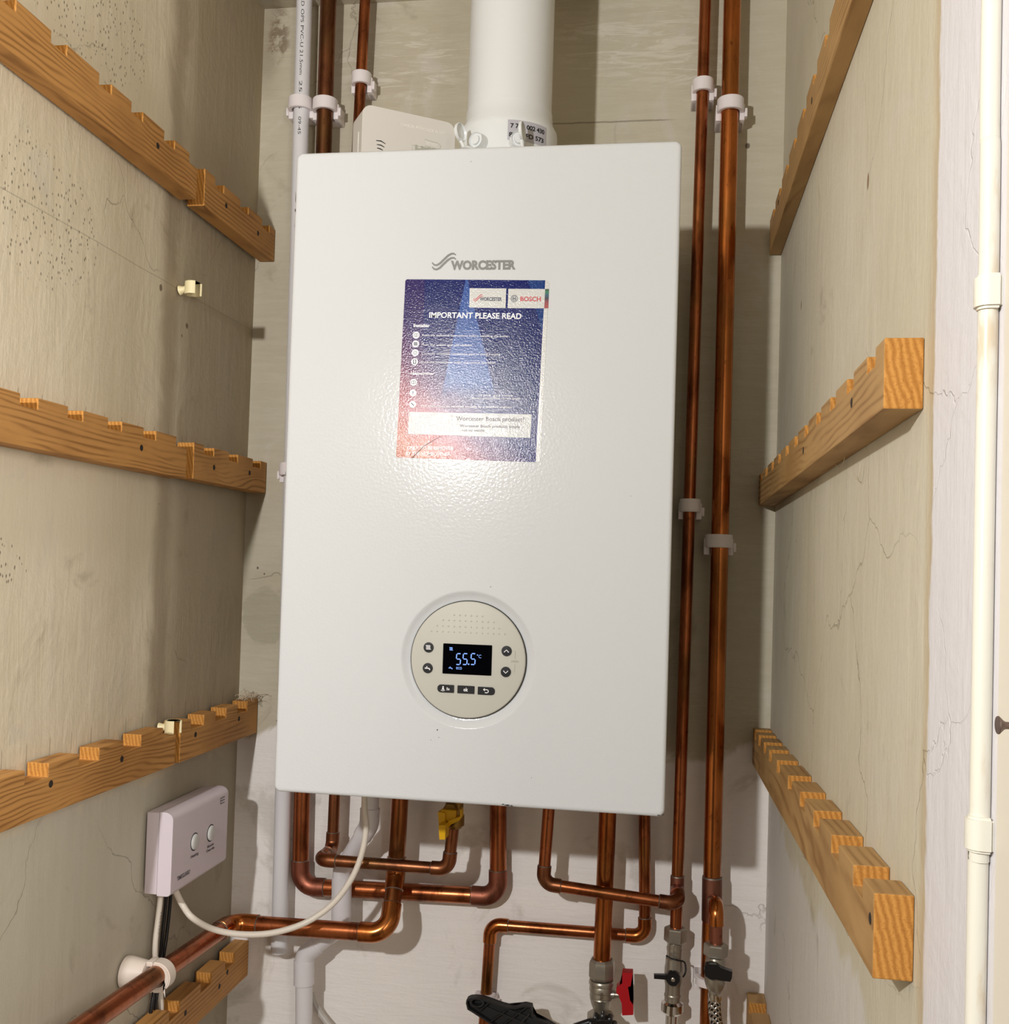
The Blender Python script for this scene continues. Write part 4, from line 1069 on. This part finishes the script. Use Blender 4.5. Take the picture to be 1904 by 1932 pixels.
# ---------------------------------------------------------------- black ribbed lever at the bottom
YK = .262
k = thing('black_lever', 'black ribbed plastic lever with a hole, lying at the bottom edge', 'lever', tuple(at(950, 1925, YK)))
out = [(879, 1893), (880, 1887), (886, 1884), (896, 1883), (908, 1884), (922, 1888.5), (945, 1897), (958, 1900.5), (972, 1901), (984, 1898), (990, 1897), (1003, 1899.5), (1004, 1906), (1005, 1916), (1012, 1923), (1034, 1931), (1048, 1940), (1040, 1975), (985, 1965), (950, 1950), (930, 1936), (915, 1926), (892, 1911), (882, 1905)]
P2 = [(lambda p: (p.x, p.z))(at(px, py, YK)) for px, py in out]
bm = NB()
base = [bm.verts.new((x, YK+.012, z)) for x, z in P2]
ff = bm.faces.new(base); bmesh.ops.triangulate(bm, faces=[ff], ngon_method='EAR_CLIP')
prism(bm, P2, lambda x, z, y: Vector((x, y, z)), YK+.012, YK+.008)
# raised rim and diagonal ribs
cx_ = sum(x for x, z in P2)/len(P2); cz_ = sum(z for x, z in P2)/len(P2)
nP = len(P2)
rimw = .0022
inn = []
for i in range(nP):
    a_ = Vector((*P2[i-1], 0)); b_ = Vector((*P2[i], 0)); c_ = Vector((*P2[(i+1) % nP], 0))
    d1 = (b_-a_).normalized(); d2 = (c_-b_).normalized(); nn_ = Vector((-(d1.y+d2.y), d1.x+d2.x, 0)).normalized()
    q_ = b_-nn_*rimw if True else b_
    inn.append((q_.x, q_.y))
area = sum(P2[i][0]*P2[(i+1) % nP][1]-P2[(i+1) % nP][0]*P2[i][1] for i in range(nP))
if area > 0: inn = [(2*P2[i][0]-inn[i][0], 2*P2[i][1]-inn[i][1]) for i in range(nP)]
for i in range(nP):
    j = (i+1) % nP
    vs = [bm.verts.new((P2[i][0], YK, P2[i][1])), bm.verts.new((P2[j][0], YK, P2[j][1])), bm.verts.new((inn[j][0], YK, inn[j][1])), bm.verts.new((inn[i][0], YK, inn[i][1]))]
    bm.faces.new(vs)
    vo_ = [bm.verts.new((P2[i][0], YK+.01, P2[i][1])), bm.verts.new((P2[j][0], YK+.01, P2[j][1]))]
    bm.faces.new((vs[0], vs[1], vo_[1], vo_[0]))
    vi_ = [bm.verts.new((inn[i][0], YK+.009, inn[i][1])), bm.verts.new((inn[j][0], YK+.009, inn[j][1]))]
    bm.faces.new((vs[3], vs[2], vi_[1], vi_[0]))
finish('lever_plate', bm, MBKR, k, 30)
bm = NB()
for (a_, b_) in (((924, 1890), (905, 1906)), ((918, 1900), (1000, 1935)), ((960, 1902), (925, 1928)), ((995, 1899), (940, 1940)), ((940, 1897), (1020, 1928)), ((1000, 1912), (965, 1950))):
    A_ = at(*a_, YK+.004); B_ = at(*b_, YK+.004); tube(bm, [A_, B_], .0014, 4)
finish('ribs', bm, MBKR, k, 0)
bm = NB(); p = at(900, 1891.5, YK); lathe(bm, (p.x, YK-.0006, p.z), (0, 1, 0), [(0, .0095), (.011, .0095), (.011, .0065), (.0, .0065), (0, .0095)], 28, cap=False)
bmesh.ops.scale(bm, vec=(1, 1, .62), verts=bm.verts, space=Matrix.Translation((-p.x, 0, -p.z))); finish('eyelet', bm, MBKR, k)
# black knob with lugs below the red valve
k = thing('black_lugged_knob', 'black lugged knob at the bottom edge under the red valve', 'knob', tuple(at(1136, 1945, YK)))
p = at(1136, 1946, YK-.01); bm = NB()
lathe(bm, (p.x, YK+.006, p.z), (0, -1, -.12), [(0, .0150), (.012, .0150), (.013, .014), (.013, .006), (.009, .006), (.009, 0)], 32)
for k_ in range(10):
    a_ = math.radians(18+36*k_); c0 = Vector((p.x+.0150*math.cos(a_), YK+.0, p.z+.0150*math.sin(a_)))
    tube(bm, [c0+Vector((0, .006, 0)), c0+Vector((0, -.007, 0)), c0+Vector((0, -.008, 0))], [.0036, .0036, .002], 12)
finish('knob', bm, MBK, k)
bm = NB(); A_ = at(1112, 1928, YK); B_ = at(1085, 1936, YK); tube(bm, [at(1130, 1940, YK), A_, B_, at(1060, 1950, YK)], [.008, .0045, .0035, .003], 12); finish('arm', bm, MBK, k)

# ---------------------------------------------------------------- control box on the left wall
t = thing('heating_control_box', 'white two-button heating control box on the left wall', 'control box', (XL, .155, -.146))
BY0, BY1, BZ0, BZ1 = .081, .231, -.1450, -.0505
XF_ = -.1485
bm = NB(); box(bm, XL-.003, XL+.0125, BY0+.001, BY1-.001, BZ0+.001, BZ1-.001, .0012); bx_ = finish('back_box', bm, MTHERM, t)
bm = NB()
pr = [(XL+.0130, BZ0), (XL+.0130, BZ1)]
for q_ in range(7):
    a_ = math.radians(15*q_); pr.append((XF_-.0105+.0105*math.sin(a_), BZ1-.009+.009*math.cos(a_)))
pr += [(XF_, BZ0+.004), (XF_-.002, BZ0+.0008), (XF_-.005, BZ0)]
prism(bm, pr, lambda x, z, y: Vector((x, y, z)), BY0, BY1)
cv = finish('cover', bm, MTHERM, t, 30)
bv = cv.modifiers.new('b', 'BEVEL'); bv.width = .0012; bv.segments = 2; bv.limit_method = 'ANGLE'; bv.angle_limit = 1.0
for (px, py) in ((367, 1588), (397.5, 1571.5)):
    p = ax(px, py, XF_)
    bm = NB(); lathe(bm, (XF_-.001, p.y, p.z), (1, 0, 0), [(0, .0105), (.0013, .0105), (.0013, .0093), (.0002, .0093)], 36); rng = finish('button_surround', bm, MGAP, t)
    bm = NB(); lathe(bm, (XF_-.001, p.y, p.z), (1, 0, 0), [(0, .0092), (.0022, .0092), (.0034, .0080), (.0040, .0055), (.0042, 0)], 36); finish('push_button', bm, MPLW, t)
bm = NB(); EY = Vector((0, 1, 0))
def tt(s_, px0, py0, px1, py1, h, bold=.02):
    a = ax(px0, py0, XF_); b = ax(px1, py1, XF_); text(bm, s_, a, (b-a).normalized(), EZ, EX, (b-a).length, h, bold, .0003)
tt('Heating', 359.5, 1620, 374, 1611.5, .0035, .03); tt('Boost', 391, 1600.5, 403, 1593.5, .0032, .03); tt('Override', 389, 1609, 404, 1600.5, .0032, .03)
tt('TIMEGUARD', 333.5, 1662.5, 358, 1647.5, .0048, .03)
p0 = ax(415.5, 1517, XF_)
for kk in range(3):
    a = p0+Vector((0, 0, .0062-.0034*kk)); 
    vs = [bm.verts.new(a+Vector((.0003, dy, dz))) for dy, dz in ((0, 0), (.0125, 0), (.0125, .0012), (0, .0012))]; bm.faces.new(vs)
vs = [bm.verts.new(p0+Vector((.0003, dy, dz))) for dy, dz in ((0, -.0006), (.0012, -.0006), (.0012, .0074), (0, .0074))]; bm.faces.new(vs)
tfinish('cover_print', bm, MINKD, cv)

# ---------------------------------------------------------------- cables
def cable(name, label, pts, r, mat, cat='cable', n=10, seg=16, group=None):
    bm = NB(); tube(bm, catmull(pts, n), r, seg); return tag(finish(name, bm, mat, None, 60), label, cat, group)
f0 = ax(331, 1680, -.163)
fy = lambda px, py, Y: at(px, py, Y)
flex = [f0+Vector((0, 0, .004)), f0, ax(345, 1708, -.155), fy(365, 1733, .125), fy(405, 1754, .150), fy(460, 1763, .165), fy(520, 1759, .180), fy(580, 1739, .195), fy(630, 1703, .205), fy(665, 1655, .212), fy(684, 1606, .218), fy(691, 1560, .222), fy(688, 1520, .224)]
last = fy(684, 1490, .225); last.z = .01; flex.append(last)
cable('power_cable', 'white round cable drooping from the control box up to the boiler', flex, .0037, MCABLE)
def wallc(pxs, X): return [ax(px, py, X) for px, py in pxs]
XCB = XL+.0035
bm = NB()
pts = catmull(wallc([(304, 1680), (301.5, 1705), (297.5, 1740), (293.5, 1775), (293, 1805), (297, 1840), (303, 1880), (305, 1932), (305, 1975)], XCB), 8)
tube(bm, pts, .0032, 16)
o = tag(finish('flat_cable', bm, MCABLE, None, 60), 'flat white cable hanging below the control box to the floor', 'cable')
bm = NB()
n0 = [ax(px, py, XCB+.0035) for px, py in ((303, 1722), (300.2, 1742), (297.6, 1765))]
text(bm, 'H6242Y', n0[0], (n0[2]-n0[0]).normalized(), (EY*1.0).normalized(), EX, (n0[2]-n0[0]).length, .0020, .0, .0001); tfinish('cable_print', bm, MINKD, o)
for i, (dx, lb) in enumerate(((0, 'left one of the two thin black cables below the control box'), (8, 'right one of the two thin black cables below the control box'))):
    pts = wallc([(315+dx, 1678), (312+dx, 1715), (307+dx, 1760), (303+dx*.8, 1800), (298+dx*.7, 1840), (289+dx*.8, 1880), (283+dx, 1925), (282+dx, 1975)], XCB-.0002)
    cable('black_cable', lb, pts, .0021, MBK, group=None)
# painted cable on the right wall
cz = []
for px, py in ((1871, -60), (1867, 300), (1864, 560), (1858, 900), (1852, 1250), (1846, 1600), (1838, 1990)):
    cz.append(ax(px, py, XR-.0045))
ym = sum(p.y for p in cz)/len(cz)
bm = NB(); ztop = 1.05
pts = [Vector((XR-.0042, p.y+random.uniform(-.0004, .0004), p.z)) for p in cz]
pts = [pts[0]+Vector((0, 0, .6))] + pts + [pts[-1]-Vector((0, 0, .9))]
tube(bm, catmull(pts, 8), .0042, 20)
tag(finish('painted_cable', bm, MPAINT, None, 60), 'overpainted cream cable running down the right wall edge', 'cable')
for (px, py, lb) in ((1866, 553, 'painted cable clip on the right cable, upper one'), (1849, 1572, 'painted cable clip on the right cable, lower one')):
    p = ax(px, py, XR-.0042); t = thing('cable_clip', lb, 'cable clip', (XR, p.y, p.z))
    bm = NB(); P = [(XR-.0001, p.y+.0064)]
    for k_ in range(13): a_ = math.radians(180*k_/12); P.append((XR-.0045-.0058*math.sin(a_), p.y+.0060*math.cos(a_)))
    P += [(XR-.0001, p.y-.0062)]
    prism(bm, P, lambda x, y, z: Vector((x, y, p.z+z)), -.0075, .0075)
    bmesh.ops.bevel(bm, geom=[e for e in bm.edges if len(e.link_faces) == 2 and e.calc_face_angle(0) > 1.0], offset=.0012, segments=2, affect='EDGES')
    finish('saddle', bm, MPAINT, t, 60)
    bm = NB(); lathe(bm, (XR-.002, p.y+.0072, p.z+.001), (-1, 0, 0), [(0, .0030), (.0035, .0030), (.0045, .0018)], 12); finish('nail_head', bm, MPAINT, t)
# loose screw in the board
p = ax(1882, 1368, XR-.0125)
bm = NB(); lathe(bm, (XR-.0125, p.y, p.z), (1, 0, 0), [(-.0004, .0005), (0, .0034), (.0005, .0035), (.0022, .0018), (.003, .0014), (.02, .0013)], 18)
o = tag(finish('screw', bm, Mat('dull_screw', rgb(118, 100, 92), .45, .7)), 'countersunk screw sticking out of the white board at right edge', 'screw')

# dust fluff and loose fibres
bm = NB(); c0 = Vector((-.166, .325, .050)); rnd = random.Random(3)
for k_ in range(46):
    a_ = c0+Vector((rnd.uniform(-.010, .014), rnd.uniform(-.03, .008), rnd.uniform(-.0015, .004)))
    d = Vector((rnd.uniform(-.6, 1), rnd.uniform(-.6, .3), rnd.uniform(.2, 1.2))).normalized()*rnd.uniform(.004, .012)
    d2 = d+Vector((rnd.uniform(-.006, .006), rnd.uniform(-.004, .004), rnd.uniform(-.006, .002)))
    tube(bm, catmull([a_, a_+d*.6, a_+d2, a_+d2*1.3+Vector((.001, 0, -.003))], 3), .00030, 4)
o = tag(finish('fluff', bm, MFIB, None, 60), 'tuft of pale dusty fibres on the corner rail end', 'fluff'); o['kind'] = 'stuff'
for lb, pts in (('curled pale fibre hanging under the middle right rail, left one', [(1573, 868), (1577, 876), (1585, 881), (1591, 874), (1594, 860)]), ('thin dark fibre on the right wall below the middle rail', [(1610, 892), (1614, 902), (1619, 904), (1622, 890), (1624, 872)])):
    bm = NB(); tube(bm, catmull([ax(px, py, XR-.004) for px, py in pts], 5), .0003, 6); tag(finish('loose_fibre', bm, MFIB, None, 60), lb, 'fibre')

GROUPS = {'notched_wooden_rail': 'notched shelf rails on the side walls', 'copper_pipe': 'copper pipes round the boiler', 'pipe_clip': 'pipe clips', 'lever_valve': 'lever valves at the foot of the tall pipes',
          'empty_pipe_clip': 'empty clips on the left wall', 'black_cable': 'black cables below the control box', 'cable_clip': 'clips on the painted cable', 'loose_fibre': 'loose fibres on the right wall'}
for o in bpy.data.objects:
    k_ = o.name.split('.')[0]
    if o.parent is None and k_ in GROUPS: o['group'] = GROUPS[k_]
for o in bpy.data.objects:
    if '_w' in o.keys(): del o['_w']
